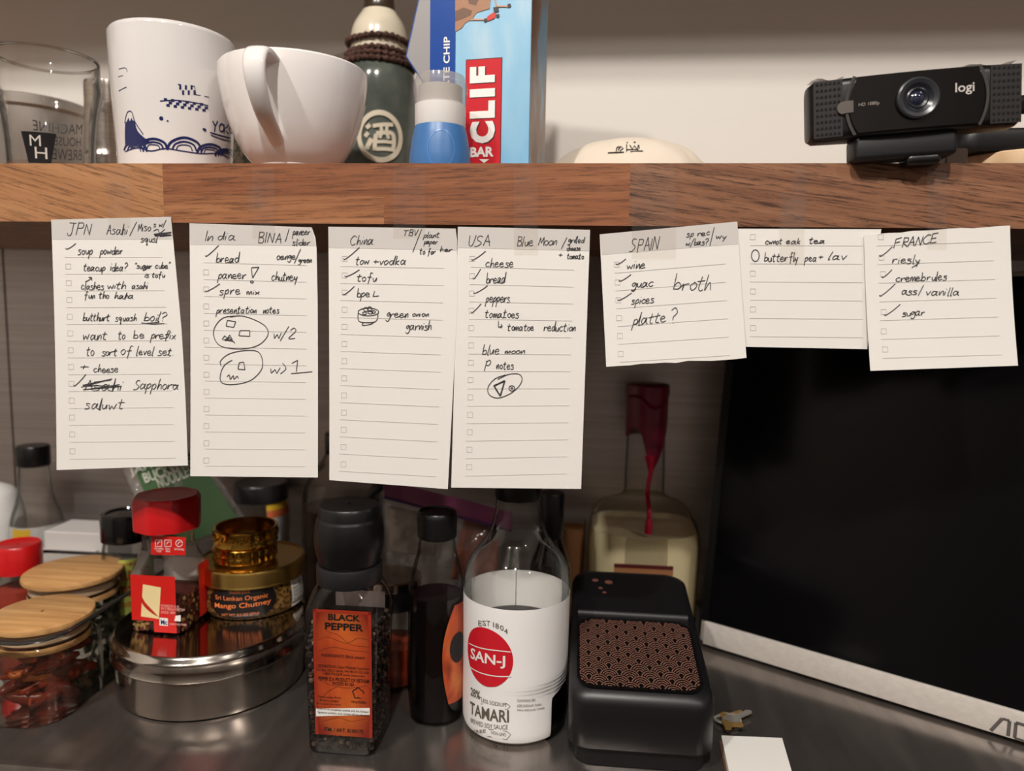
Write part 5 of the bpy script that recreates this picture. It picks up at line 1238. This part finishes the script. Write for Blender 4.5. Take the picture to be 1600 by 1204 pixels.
def canister(xp, yp, wp, Yc_, label, ztop, rot, half):
    cx = at(xp, yp, Y=Yc_).x; R_ = wp / 2 / scl((cx, Yc_, ztop))
    t = thing('canister', label, 'canister', (cx, Yc_, .0032), 'bamboo lidded canisters in the clear bin')
    zs_ = ztop - .016
    MB().add(*rloft(cx, Yc_, [(half * .95, half * .95, .010, .0035), (half, half, .012, .006), (half, half, .012, zs_ - .006), (half * .9, half * .9, .02, zs_)], rot, cap1=False)).obj('clear_body', M_ACRYL, t)
    ld = MB().add(*lathe(cx, Yc_, [(.001, ztop), (R_ * .93, ztop), (R_ * .985, ztop - .0012), (R_, ztop - .003), (R_ * .99, ztop - .0048), (R_ * .93, ztop - .006), (R_ * .87, ztop - .0064), (.001, ztop - .0064)], 72)).obj('bamboo_lid', m_bam, t)
    MB().add(*lathe(cx, Yc_, [(R_ * .86, ztop - .0064), (R_ * .87, ztop - .009), (R_ * .84, ztop - .010), (R_ * .86, ztop - .0115), (R_ * .87, ztop - .014), (R_ * .80, ztop - .016), (.001, ztop - .016)], 64)).obj('silicone_seal', milky('seal', (206, 176, 142), .25, .3), ld)
    MB().add(*lathe(cx, Yc_, [(R_ * .88, ztop - .0165), (R_ * .89, ztop - .0175), (R_ * .89, ztop - .021), (R_ * .80, ztop - .0225), (.001, ztop - .0225)], 64)).obj('lid_plug', m_bam, ld)
    return cx
zlid = at(67, 953, Y=.018).z; zlid2 = at(115, 893, Y=.090).z
c1x = canister(66, 948, 146, .017, 'nearer bamboo lidded canister, holding whole dried chillies', zlid, 0, .030)
c2x = canister(115, 893, 141, .096, 'farther bamboo lidded canister, holding grey green leaves', zlid2, 0, .031)
# dried chillies
cr = random.Random(11)
m_ch = [noisy('dried_chilli_%s' % n_, [(.3, a), (.7, b)], 70, .3, bump=.6) for n_, a, b in (('dark', (84, 26, 14), (132, 46, 24)), ('red', (130, 40, 20), (176, 70, 34)), ('orange', (170, 76, 28), (212, 122, 60)))]
nC = 0
for k in range(26):
    lay = k // 5; z = .0085 + lay * .0072
    a = cr.uniform(0, pi); L_ = cr.uniform(.018, .026); ox, oy = cr.uniform(-.012, .012), cr.uniform(-.014, .010) - (.006 if k % 2 else 0)
    pts = []; n = 12; bend = cr.uniform(-.006, .006)
    lim = .0255
    for i in range(n + 1):
        s_ = -1 + 2 * i / n
        x_ = ox + cos(a) * L_ * s_ - sin(a) * bend * (1 - s_ * s_); y_ = oy + sin(a) * L_ * s_ + cos(a) * bend * (1 - s_ * s_)
        pts.append((c1x + max(-lim, min(lim, x_)), .017 + max(-lim, min(lim, y_)), z + .0025 * sin(s_ * 2 + k)))
    rr_ = [.0008 + .0046 * (sin(pi * min(1, (i + .8) / (n + 1.2)) ** 1.3) ** .8) * (1 + .15 * sin(i * 2.3 + k)) for i in range(n + 1)]
    o = MB().add(*tube(pts, rr_, 10, flat=.6)).obj('dried_chilli', m_ch[k % 3 if k % 4 else 0], sharp=180)
    tag(o, 'wrinkled whole dried chilli in the nearer bamboo lidded canister', 'chilli', 'dried chillies in the canister')
lf = MB(); lr = random.Random(4)
for k in range(150):
    z = .008 + .034 * lr.random(); s_ = lr.random(); hh = .027 * (1 - .25 * lr.random())
    a = lr.uniform(-.027, .027); px_, py_ = (hh, a) if s_ < .55 else (a, -hh) if s_ < .85 else (a, a * .5)
    l_, w_ = lr.uniform(.004, .008), lr.uniform(.002, .0035); q = Matrix.Rotation(lr.uniform(0, 6), 3, 'Z') @ Matrix.Rotation(lr.uniform(-1.2, 1.2), 3, 'X') @ Matrix.Rotation(lr.uniform(-1, 1), 3, 'Y')
    v = [q @ Vector(p) for p in ((-l_, 0, 0), (-l_ * .4, -w_, .001), (l_ * .4, -w_ * .9, .0005), (l_, 0, .001), (l_ * .4, w_, .0005), (-l_ * .4, w_, .001), (0, 0, -.0012))]
    v = [(c2x + max(-.0285, min(.0285, px_ + p.x)), .096 + max(-.0285, min(.0285, py_ + p.y)), z + p.z) for p in v]
    lf.add(v, [(6, i, (i + 1) % 6) for i in range(6)], k % 2)
tag(lf.obj('dried_leaves', [mat('herb_grey', (112, 118, 96), .8), mat('herb_green', (84, 94, 70), .8)], fix=False), 'crumbled grey green dried leaves in the farther canister', 'dried leaves', kind='stuff')

# red capped jar and a bag of something orange at the left edge, both in the bin
Yrj = .118; rx_ = at(36, 880, Y=Yrj).x
tl_ = at(36, 890, Y=Yrj).z; pr_j = [(.0185, .0042), (.0195, .006), (.0195, tl_ - .012), (.016, tl_ - .006), (.016, tl_)]
t = thing('red_lid_jar', 'small spice jar with a worn red lid, in the bin at the left edge', 'jar', (rx_ - .004, Yrj, .004))
rx_ -= .004
MB().add(*lathe(rx_, Yrj, pr_j, 48, cap0=True)).obj('glass_body', M_ACRYL, t)
MB().add(*lathe(rx_, Yrj, [(.0175, .0055), (.0178, .04), (.001, .04)], 40, cap0=True)).obj('paprika', mat('paprika', (150, 44, 22), .8), t)
z8_ = at(36, 848, Y=Yrj).z
MB().add(*lathe(rx_, Yrj, [(.0165, tl_ - .0006), (.0182, tl_), (.0185, z8_ - .002), (.0172, z8_), (.0155, z8_ - .0008), (.001, z8_ - .0012)], 48)).obj('shaker_lid', M_RED, t)

# --- back row, from the left
def bottle(name, label, cat_, xc, Yc_, rows, m_, base=.0008, seg=48):
    x = at(xc, 800, Y=Yc_).x; p = prof(xc, Yc_, rows, base=base); t = thing(name, label, cat_, (x, Yc_, 0))
    MB().add(*lathe(x, Yc_, p, seg, cap0=True)).obj('glass_body', m_, t); return t, x, p
def cap_on(t, x, Yc_, p, h, over, m_, name='screw_cap'):
    r, z = p[-1]; r += over
    MB().add(*lathe(x, Yc_, [(r * .96, z - .003), (r, z - .002), (r, z + h - .0015), (r * .94, z + h), (.001, z + h)], 40, cap0=True)).obj(name, m_, t)
# white squeeze bottle cut by the picture edge
Yw = .205; wx = at(-14, 800, Y=Yw).x
pw = prof(-14, Yw, [(900, 96), (845, 94), (838, 92)], base=.0008)
t = thing('squeeze_bottle', 'white plastic squeeze bottle with domed top at the far left', 'bottle', (wx, Yw, 0))
MB().add(*lathe(wx, Yw, pw, 48, cap0=True, cap1=True)).obj('body', mat('grey_plastic', (150, 142, 134), .4), t)
z0_, z1_ = pw[-1][1], at(-14, 755, Y=Yw).z
MB().add(*lathe(wx, Yw, smooth_prof([(pw[-1][0], z0_), (pw[-1][0] * 1.0, z0_ + .012), (pw[-1][0] * .96, z0_ + .026), (pw[-1][0] * .75, z1_ - .008), (pw[-1][0] * .3, z1_)], 5), 48, cap1=True)).obj('domed_top', M_WPLA, t)
# small clear bottle, black cap
t, x, p = bottle('vinegar_bottle', 'small clear glass bottle with a black cap, against the steel', 'bottle', 57, .20, [(870, 76), (835, 75), (815, 72), (800, 66), (785, 56), (765, 47), (740, 43), (722, 41)], M_GLASS)
cap_on(t, x, .20, p, .017, .0016, M_BLK)
S = Cyl(x, .20, p); f_ = face_th(x, .20); lb = label_patch('paper_label', S, f_ - 1.4, f_ + 1.3, .03, at(62, 825, Y=.18).z, mat('label_grey', (176, 172, 168), .6), t)
m = MB(); patch(m, S, f_ - 1.0, f_ - .25, at(62, 842, Y=.18).z, at(62, 827, Y=.18).z, .0005, 8, 2); m.obj('yellow_panel', mat('label_yellow', (196, 158, 44), .5), lb, fix=False)
# white folded card box
b0_ = at(68, 838, Y=.175); b1_ = at(166, 834, Y=.175)
m = MB(); m.add(*box(b0_.x, b1_.x, .175, .215, .0006, b1_.z, .001, 1)); cb = m.obj('card_box', mat('white_card', (206, 200, 196), .6), smooth=False)
tag(cb, 'white cardboard box lying behind the clear bin', 'box')
m = MB(); f1 = at(68, 868, Y=.168); f2 = at(150, 862, Y=.168); m.add(*box(b0_.x + .002, b1_.x - .008, .167, .1745, b1_.z - .030, f2.z, .0006, 1)); m.obj('box_flap', mat('white_card', (206, 200, 196), .6), cb, smooth=False)
# seasoning shaker with the lime label
Yl = .135; lx = at(199, 860, Y=Yl).x
pl_ = prof(199, Yl, [(990, 70), (950, 72), (880, 72), (858, 71), (848, 68), (840, 66)], base=.0008); zz1 = pl_[-1][1]
t = thing('seasoning_shaker', 'seasoning shaker with black lid and lime green label, beside the bin', 'jar', (lx, Yl, 0))
MB().add(*lathe(lx, Yl, pl_, 56, cap0=True)).obj('clear_body', M_ACRYL, t)
MB().add(*lathe(lx, Yl, cut(pl_, .003, at(199, 915, Y=Yl).z, -.0015), 40, cap0=True, cap1=True)).obj('seasoning', noisy('seasoning_mix', [(.3, (90, 84, 60)), (.6, (140, 130, 96))], 200, .8), t)
rz_ = 73 / 2 / scl((lx, Yl, zz1)); zz2 = at(199, 800, Y=Yl).z
MB().add(*lathe(lx, Yl, [(rz_ * .9, zz1 - .001), (rz_, zz1), (rz_, zz2 - .002), (rz_ * .96, zz2), (rz_ * .8, zz2 + .0004), (rz_ * .76, zz2 - .001), (.001, zz2 - .001)], 56, cap0=True)).obj('shaker_lid', M_BLKG, t)
S = Cyl(lx, Yl, pl_); f_ = face_th(lx, Yl); a_, b_2 = S.uv(187, 915)[0], f_ + 1.45
lb = label_patch('lime_label', S, a_, b_2, .02, S.uv(205, 873)[1], mat('label_lime', (178, 184, 84), .5), t)
txt('lettering', S, [('CHILE & RED', (176, 890, 234, 905), .02), ('TO GO', (187, 913, 232, 930), .03), ('complete', (187, 935, 226, 950), .01), ("JOE'S", (190, 879, 212, 884), .02)], mat('label_orange_red', (176, 74, 34), .5), lb)

# noodle packet leaning against the wall
nq = [(176, 704), (314, 704), (392, 822), (250, 868)]
def packet(name, label, cat_, q, Yt_, Yb2, m_, bul=.006, N_=16, seed=1, amp=.0016):
    r_ = random.Random(seed); v = []; ph = [r_.uniform(0, 6) for _ in range(6)]
    for s_ in (1, -1):
        for j in range(N_ + 1):
            for i in range(N_ + 1):
                a, b = i / N_, j / N_; x = (1 - a) * (1 - b) * q[0][0] + a * (1 - b) * q[1][0] + a * b * q[2][0] + (1 - a) * b * q[3][0]; y = (1 - a) * (1 - b) * q[0][1] + a * (1 - b) * q[1][1] + a * b * q[2][1] + (1 - a) * b * q[3][1]
                Yq_ = Yt_ + (Yb2 - Yt_) * b; P = at(x, y, Y=Yq_); e = max(0, sin(pi * a) * sin(pi * b)) ** .5
                v.append((P.x, P.y - s_ * (bul * e + .0003) + amp * e * (sin(a * 9 + ph[0]) * sin(b * 7 + ph[1]) + .6 * sin(a * 21 + b * 13 + ph[2])), max(P.z, .001)))
    W = N_ + 1; T = W * W; f = []
    for k in (0, T):
        f += [(k + j * W + i, k + j * W + i + 1, k + (j + 1) * W + i + 1, k + (j + 1) * W + i) for j in range(N_) for i in range(N_)]
    rim = [i for i in range(W)] + [j * W + N_ for j in range(1, W)] + [N_ * W + i for i in range(N_ - 1, -1, -1)] + [j * W for j in range(N_ - 1, 0, -1)]
    f += [(rim[i], rim[(i + 1) % len(rim)], T + rim[(i + 1) % len(rim)], T + rim[i]) for i in range(len(rim))]
    o = MB().add(v, f).obj(name, m_, sharp=180)
    return tag(o, label, cat_)
npk = packet('noodle_packet', 'green packet of buckwheat noodles leaning on the steel behind the jars', 'packet', nq, .225, .172, M_BAG, .004, seed=2, amp=.001)
gq = [(200, 708), (306, 708), (378, 818), (262, 856)]
v = []; N_ = 12
for j in range(N_ + 1):
    for i in range(N_ + 1):
        a, b = i / N_, j / N_; x = (1 - a) * (1 - b) * gq[0][0] + a * (1 - b) * gq[1][0] + a * b * gq[2][0] + (1 - a) * b * gq[3][0]; y = (1 - a) * (1 - b) * gq[0][1] + a * (1 - b) * gq[1][1] + a * b * gq[2][1] + (1 - a) * b * gq[3][1]
        P = at(x, y, Y=.219 - .049 * b); v.append(tuple(P))
gl_ = MB().add(v, [(j * 13 + i, j * 13 + i + 1, (j + 1) * 13 + i + 1, (j + 1) * 13 + i) for j in range(12) for i in range(12)]).obj('green_wrapper', mat('packet_green', (52, 86, 44), .45), npk, fix=False)
Pa, Pb, Pc = at(200, 708, Y=.2175), at(306, 708, Y=.2175), at(262, 856, Y=.1685)
U_ = (Pb - Pa).normalized(); V_ = (Pa - Pc); V_ = (V_ - U_ * V_.dot(U_)).normalized(); S = Pln(Pa, U_, V_); m = MB()
def nl_(s_, x0, y0, x1, y1, hx, hy): textq(m, S, s_, [S.uv(x0, y0), S.uv(x1, y1), S.uv(x1 + hx, y1 + hy), S.uv(x0 + hx, y0 + hy)], .0006, bold=.01)
nl_('JAPANESE', 206, 746, 296, 712, -5, -13); nl_('BUCKWHEAT', 228, 755, 322, 720, -6, -15); nl_('NOODLES', 250, 764, 302, 742, -7, -17)
m.obj('lettering', mat('packet_white', (206, 206, 190), .5), gl_, fix=False)
# jar with a yellow and orange label, dark lid
t, x, p = bottle('curry_paste_jar', 'jar with a dark lid and yellow label half hidden behind the bangles', 'jar', 408, .238, [(900, 82), (830, 84), (800, 84), (785, 78), (778, 74)], M_GLASS)
zq = p[-1][1]; z2_ = at(408, 752, Y=.238).z
MB().add(*lathe(x, .238, [(p[-1][0], zq - .001), (p[-1][0] * 1.1, zq), (p[-1][0] * 1.1, z2_ - .002), (p[-1][0] * 1.04, z2_), (.001, z2_)], 48, cap0=True)).obj('screw_lid', mat('lid_dark', (38, 34, 34), .3), t)
S = Cyl(x, .238, p); f_ = face_th(x, .238)
lb = label_patch('yellow_label', S, f_ + .2, f_ + 1.45, .03, at(430, 790, Y=.215).z, mat('label_white2', (200, 196, 190), .5), t)
m = MB(); patch(m, S, f_ + .2, f_ + 1.45, at(430, 800, Y=.215).z, at(430, 788, Y=.215).z, .0005, 10, 1, 0); patch(m, S, f_ + .2, f_ + 1.45, at(430, 811, Y=.215).z, at(430, 800, Y=.215).z, .0005, 10, 1, 1); m.obj('colour_bands', [mat('label_yellow2', (214, 170, 46), .5), mat('label_orange2', (206, 104, 62), .5)], lb, fix=False)
# clear bottle behind the China note
t, x, p = bottle('oil_bottle', 'clear glass bottle with black cap standing behind the China note', 'bottle', 533, .215, [(880, 118), (800, 118), (765, 114), (745, 98), (728, 72), (712, 52), (702, 44)], M_GLASS)
cap_on(t, x, .215, p, .017, .0012, M_BLKG)
t.pop('group', None)
MB().add(*lathe(x, .215, cut(p, .003, at(533, 790, Y=.215).z, -.002), 40, cap0=True, cap1=True)).obj('oil', milky('brown_oil', (98, 74, 60), .35, .1), t)
# black bent handle
m = MB(); m.add(*tube(cat([tuple(at(566, 850, Y=.165)), tuple(at(577, 800, Y=.165)), tuple(at(578, 776, Y=.165)), tuple(at(588, 764, Y=.165)), tuple(at(606, 756, Y=.168))], 5), .0042, 12))
m.add(*tube([tuple(at(566, 850, Y=.165)), (at(566, 850, Y=.165).x, .165, .001)], .0042, 12))
tag(m.obj('bent_handle', M_BLK), 'bent black plastic handle showing behind the grinder cap', 'handle')
# zip bag with purple seal
zb_ = packet('zip_bag', 'clear zip bag with a purple seal behind the slender dark bottle', 'bag', [(598, 757), (792, 800), (778, 925), (596, 930)], .15, .125, M_BAG, .010, seed=6, amp=.003)
m = MB(); v = []
for j in range(5):
    for i in range(17):
        a, b = i / 16, j / 4; x = 600 + (800 - 600) * a; y = (748 + 52 * a) * (1 - b) + (776 + 52 * a) * b; P = at(x, y, Y=.134 - .001 * b); v.append((P.x, P.y + .001 * sin(a * 12), P.z))
m.add(v, [(j * 17 + i, j * 17 + i + 1, (j + 1) * 17 + i + 1, (j + 1) * 17 + i) for j in range(4) for i in range(16)])
sl_ = m.obj('zip_seal', milky('purple_seal', (122, 50, 88), .2, .3), zb_)
m = MB(); m.add(*tube([tuple(at(600 + 200 * i / 8, 777 + 52 * i / 8, Y=.1325)) for i in range(9)], .0011, 6)); m.obj('seal_ridge', mat('ridge_purple', (66, 40, 84), .4), zb_)
pk_ = packet('dumpling_wrap', 'orange spice packet inside the purple sealed zip bag', 'packet', [(726, 805), (782, 815), (776, 905), (704, 905)], .148, .128, noisy('orange_spice', [(.3, (120, 56, 30)), (.7, (176, 92, 52))], 60, .6), .004, seed=9, amp=.001)
pk_.name = 'spice_packet'
pk2 = packet('foil_packet', 'crumpled grey packet inside the purple sealed zip bag', 'packet', [(606, 790), (690, 806), (680, 868), (604, 862)], .149, .140, noisy('grey_film', [(.3, (150, 140, 132)), (.7, (188, 178, 170))], 40, .5, bump=.5), .004, seed=12, amp=.0016)
# dark bottle and tan cup behind the tamari
t, x, p = bottle('dark_bottle', 'dark brown bottle with a black cap, behind the tamari bottle', 'bottle', 862, .125, [(940, 66), (900, 66), (880, 62), (860, 48), (845, 38), (832, 34)], mat('brown_glass', (26, 14, 14), .08))
cap_on(t, x, .125, p, .034, .0012, M_BLK)
Yu = .20; ux = at(893, 850, Y=Yu).x; pu = prof(893, Yu, [(910, 38), (860, 42), (812, 44)], base=.0008); zu = pu[-1][1]
t = thing('small_cup', 'small glass of tan powder between the dark bottle and the whisky', 'cup', (ux, Yu, 0))
MB().add(*lathe(ux, Yu, pu, 40, cap0=True)).obj('glass_wall', M_GLASS, t)
MB().add(*lathe(ux, Yu, cut(pu, .002, zu - .006, -.001), 40, cap0=True, cap1=True)).obj('powder', mat('tan_powder', (164, 112, 74), .8), t)

# --- whisky bottle with red wax
Yk = .203; kx2 = at(1003, 850, Y=Yk).x
def kz(y): return at(1005, y, Y=Yk).z
def kr(y, w): return w / 2 / scl(at(1005, y, Y=Yk))
ko = [(960, 165), (900, 168), (850, 171), (830, 169), (812, 160), (795, 140), (782, 108), (774, 76), (766, 63), (740, 62), (690, 60), (640, 58), (606, 56)]
pk3 = [(kr(y, w), kz(y)) for y, w in ko]; pk3.sort(key=lambda q: q[1]); pk3 = smooth_prof([(pk3[0][0] - .003, .0008), (pk3[0][0], .006)] + pk3, 4)
t = thing('whisky_bottle', 'broad shouldered clear liquor bottle sealed in dripping red wax', 'bottle', (kx2, Yk, 0))
def sq(p, d=0):
    return [((r + d), min(r + d, .042 + d) if r > .035 else r + d, (r + d) * (.62 if r > .035 else .999), z) for r, z in p]
MB().add(*rloft(kx2, Yk, sq(pk3), 0, cap1=False, n=10)).obj('glass_body', M_GLASS, t, sharp=60)
zlq = kz(818)
MB().add(*rloft(kx2, Yk, sq(cut(pk3, .004, zlq, -.002)), 0, n=10)).obj('spirit', milky('pale_spirit', (252, 236, 192), .3, .1), t, sharp=60)
zw0 = kz(700); ztop_ = kz(598); rw = kr(640, 60)
m = MB(); NS_ = 48; secs = []
def drip(a): return .012 * max(0, sin(a * 2 + .5)) + .018 * max(0, cos((a - .15) * 1.2)) ** 6 + .006 * sin(3 * a)
wprof = [(0, .0), (.03, .0014), (.25, .0018), (.5, .0020), (.70, .0024), (.735, .0008), (.765, .0034), (.97, .0032), (1, .0002)]
v = []; 
for f_, d in wprof:
    for k in range(NS_):
        a = 2 * pi * k / NS_ - pi; zb_2 = kz(672) - drip(a); z = zb_2 + (ztop_ - zb_2) * f_; r = r_at(pk3, min(z, pk3[-1][1])) + d if f_ > 0 else r_at(pk3, z) + .0002
        v.append((kx2 + r * sin(a), Yk - r * cos(a), z))
f = [(j * NS_ + k, j * NS_ + (k + 1) % NS_, (j + 1) * NS_ + (k + 1) % NS_, (j + 1) * NS_ + k) for j in range(len(wprof) - 1) for k in range(NS_)] + [tuple((len(wprof) - 1) * NS_ + k for k in range(NS_))]
m_wax = mat('red_wax', (126, 20, 54), .3)
m.add(v, f); wx_ = m.obj('wax_cap', m_wax, t)
fk = face_th(kx2, Yk)
def wpt2(x, y):
    """point on the bottle's skin below the neck"""
    P = at(x, y, Y=Yk); r = r_at(pk3, P.z); Yf = Yk - min(r, .042 if r > .035 else r); P = at(x, y, Y=Yf - .0008); return tuple(P)
m = MB(); m.add(*tube(cat([wpt2(x, y) for x, y in ((1016, 712), (1017, 735), (1013, 757), (1012, 775), (1014, 795), (1014, 815), (1013, 833))], 5), [.0052 - .0032 * min(1, i / 6) + (.0012 if i > 24 else 0) for i in range(31)], 10)); m.obj('wax_drip', mat('wax_bright', (196, 16, 58), .25), wx_)
Sk = Pln((kx2, Yk - .0424, 0), (1, 0, 0), (0, 0, 1)); m = MB(); u0, v0 = Sk.uv(958, 930); u1, v1 = Sk.uv(1052, 884); patch(m, Sk, u0, u1, v0, v1, .0004, 1, 1)
lb = m.obj('paper_label', mat('label_tan', (156, 104, 66), .5), t, fix=False)
m = MB(); patch(m, Sk, u0, u1, v1 - .0035, v1, .0006, 1, 1); m.obj('label_border', mat('label_wine', (78, 18, 18), .5), lb, fix=False)

# --- black box with the wave panel
DX = at(1003, 1120, Y=-.02).x; DW = .0465; DY0, DY1 = -.021, .122
zf_ = at(1000, 1082, Y=-.019).z; zr_ = at(1000, 900, Y=.112).z
def dz(Yv): return zf_ + (zr_ - zf_) * (Yv + .012) / (.112 + .012)
t = thing('black_box', 'black plastic box with a copper wave pattern panel on top', 'box', (DX, (DY0 + DY1) / 2, 0))
rdx = at(985, 930, Y=.09).x - DX
secs = []
def dsec(z0_, grow, tilt):
    pts = []
    for x_, y_ in rrect(DW + grow, (DY1 - DY0) / 2 + grow, .013, 7):
        Yv = (DY0 + DY1) / 2 + y_; sh_ = rdx * (Yv - DY0) / (DY1 - DY0); wf = 1 - .03 * (Yv - DY0) / (DY1 - DY0)
        pts.append((DX + x_ * wf + sh_, Yv, z0_ if not tilt else dz(Yv) + z0_))
    return pts
MB().add(*loft([dsec(.0006, -.004, 0), dsec(.012, -.004, 0), dsec(.0128, -.001, 0), dsec(.0145, 0, 0), dsec(-.0075, 0, 1), dsec(-.0035, -.0012, 1), dsec(-.0008, -.0045, 1), dsec(0, -.008, 1)])).obj('case', mat('soft_black', (17, 16, 18), .40), t, sharp=50)
Vd = Vector((rdx / (DY1 - DY0), 1, (zr_ - zf_) / .124)).normalized()
S = Pln((DX, -.012, zf_), (1, 0, 0), Vd)
def dq(x, y): return S.uv(x, y)
pa, pb_ = dq(905, 1072), dq(1096, 970)
u0, u1 = dq(904, 1066)[0], dq(1094, 1062)[0]; v0 = dq(1000, 1078)[1]; v1 = dq(1000, 972)[1]
m = MB(); pts = [( (u0 + u1) / 2 + x_, (v0 + v1) / 2 + y_) for x_, y_ in rrect((u1 - u0) / 2 + .0012, (v1 - v0) / 2 + .001, .011, 8)]
m.add([S.pt(a, b, .0002) for a, b in pts] + [S.pt(a, b, .0012) for a, b in pts], [tuple(range(len(pts), 2 * len(pts)))] + [(i, (i + 1) % len(pts), len(pts) + (i + 1) % len(pts), len(pts) + i) for i in range(len(pts))])
pn = m.obj('wave_panel', mat('panel_black', (12, 11, 11), .3), t, smooth=False)
m = MB(); nc = 6; r = (u1 - u0) / nc / 2 * 1.02; KY = 1.35; dyr = r * .66 * KY; rows_ = int((v1 - v0) / dyr) + 2
def inside(u, v_):
    a, b = abs(u - (u0 + u1) / 2) - ((u1 - u0) / 2 - .0006), abs(v_ - (v0 + v1) / 2) - ((v1 - v0) / 2 - .0006)
    return a < 0 and b < 0 and (a < -.010 or b < -.010 or (a + .010) ** 2 + (b + .010) ** 2 < .010 ** 2)
for j in range(-1, rows_):
    cvj = v0 + j * dyr - r * .5
    for i in range(-1, nc + 1):
        cuj = u0 + r + i * 2 * r + (r if j % 2 else 0)
        for kf in (.93, .71, .49, .27):
            run = []
            for s_ in range(0, 25):
                a = pi * s_ / 24; u, v_ = cuj + r * kf * cos(a), cvj + r * KY * kf * sin(a)
                ok = inside(u, v_) and all((u - cuj - du) ** 2 + ((v_ - cvj + dv) / KY) ** 2 > (r * 1.02) ** 2 for du, dv in ((r, dyr), (-r, dyr), (0, 2 * dyr)))
                if ok: run.append((u, v_))
                else:
                    if len(run) > 2: ribbon(m, S, run, .00085, .0014)
                    run = []
            if len(run) > 2: ribbon(m, S, run, .00085, .0014)
m.obj('wave_pattern', mat('copper_print', (112, 78, 66), .4), pn, fix=False)
# the raised cross rib and the icons on the rear half
vr = v1 + .0052; m = MB(); A, B = Vector(S.pt(u0 - .0005, vr, 0)), Vector(S.pt(u1 + .0005, vr, 0))
m.add(*tube([tuple(A + (B - A) * i / 8) for i in range(9)], .0042, 12, flat=.6)); m.obj('cross_rib', M_BLKM, t)
m = MB()
for x_, y_, rr_ in ((932, 907, .0021), (953, 910, .0026), (940, 919, .0015), (946, 926, .0014)):
    u, v_ = S.uv(x_, y_); disc(m, S, u, v_, rr_ * 1.2, rr_, .0004, 16, 1)
m.obj('touch_icons', mat('icon_pink', (120, 74, 66), .5), t, fix=False)

# --- keys and a white pad in the lower right
kc = at(1150, 1122, z=.006); m_br = mat('brass', (206, 164, 96), .32, .7); m_ni = mat('nickel', (206, 200, 192), .3, .7)
t = thing('key_ring', 'small bunch of brass and nickel keys above the white pad', 'keys', (kc.x, kc.y, 0))
def P2(x, y, z): return at(x, y, z=z)
m = MB(); rc_ = P2(1137, 1116, .006); m.add(*tube([(rc_.x + .009 * cos(a), rc_.y + .007 * sin(a), .0022 + .0008 * sin(2 * a)) for a in [2 * pi * i / 32 for i in range(32)]], .0010, 8, True)); m.obj('split_ring', m_ni, t)
for k_, (x0, y0, x1_, y1_, mm) in enumerate(((1131, 1117, 1160, 1108, m_br), (1136, 1128, 1172, 1112, m_ni), (1130, 1138, 1160, 1138, m_br))):
    a, b = P2(x0, y0, .004), P2(x1_, y1_, .004); d_ = (b - a); L_ = d_.length; d_.normalize(); nrm = Vector((-d_.y, d_.x, 0)); z0 = .0012 + .0024 * k_
    m = MB(); out = [(0, .0045), (.25, .0052), (.38, .0030), (.42, .0018), (.55, .0022), (.62, .0015), (.70, .0024), (.78, .0014), (.86, .0022), (.95, .0016), (1, .0003)]
    up_ = [a + d_ * (L_ * s_) + nrm * w_ for s_, w_ in out]; dn_ = [a + d_ * (L_ * s_) - nrm * (w_ if s_ < .4 else .0014) for s_, w_ in reversed(out)]
    pp_ = up_ + dn_; m.add([(p.x, p.y, z0) for p in pp_] + [(p.x, p.y, z0 + .0018) for p in pp_], [tuple(range(len(pp_))), tuple(range(len(pp_), 2 * len(pp_)))] + [(i, (i + 1) % len(pp_), len(pp_) + (i + 1) % len(pp_), len(pp_) + i) for i in range(len(pp_))])
    m.obj('key', mm, t, smooth=False)
pq_ = [P2(1127, 1149, .0065), P2(1222, 1153, .0065), P2(1240, 1215, .0065), P2(1141, 1215, .0065)]
t = thing('paper_pad', 'small white pad with a brown backing at the front of the counter', 'pad', tuple(pq_[0]))
for nm, za, zb3, gr_, mm in (('brown_backing', .0004, .0022, .0012, mat('backing_brown', (96, 58, 40), .7)), ('white_sheets', .0023, .0068, 0, M_PAPER)):
    q = [Vector((p.x, p.y, 0)) for p in pq_]; c_ = sum(q, Vector()) / 4; q = [c_ + (p - c_) * (1 + gr_ / .02) for p in q]
    MB().add([(p.x, p.y, za) for p in q] + [(p.x, p.y, zb3) for p in q], [(0, 1, 2, 3), (4, 5, 6, 7)] + [(i, (i + 1) % 4, 4 + (i + 1) % 4, 4 + i) for i in range(4)]).obj(nm, mm, t, smooth=False)
bpy.context.view_layer.update()
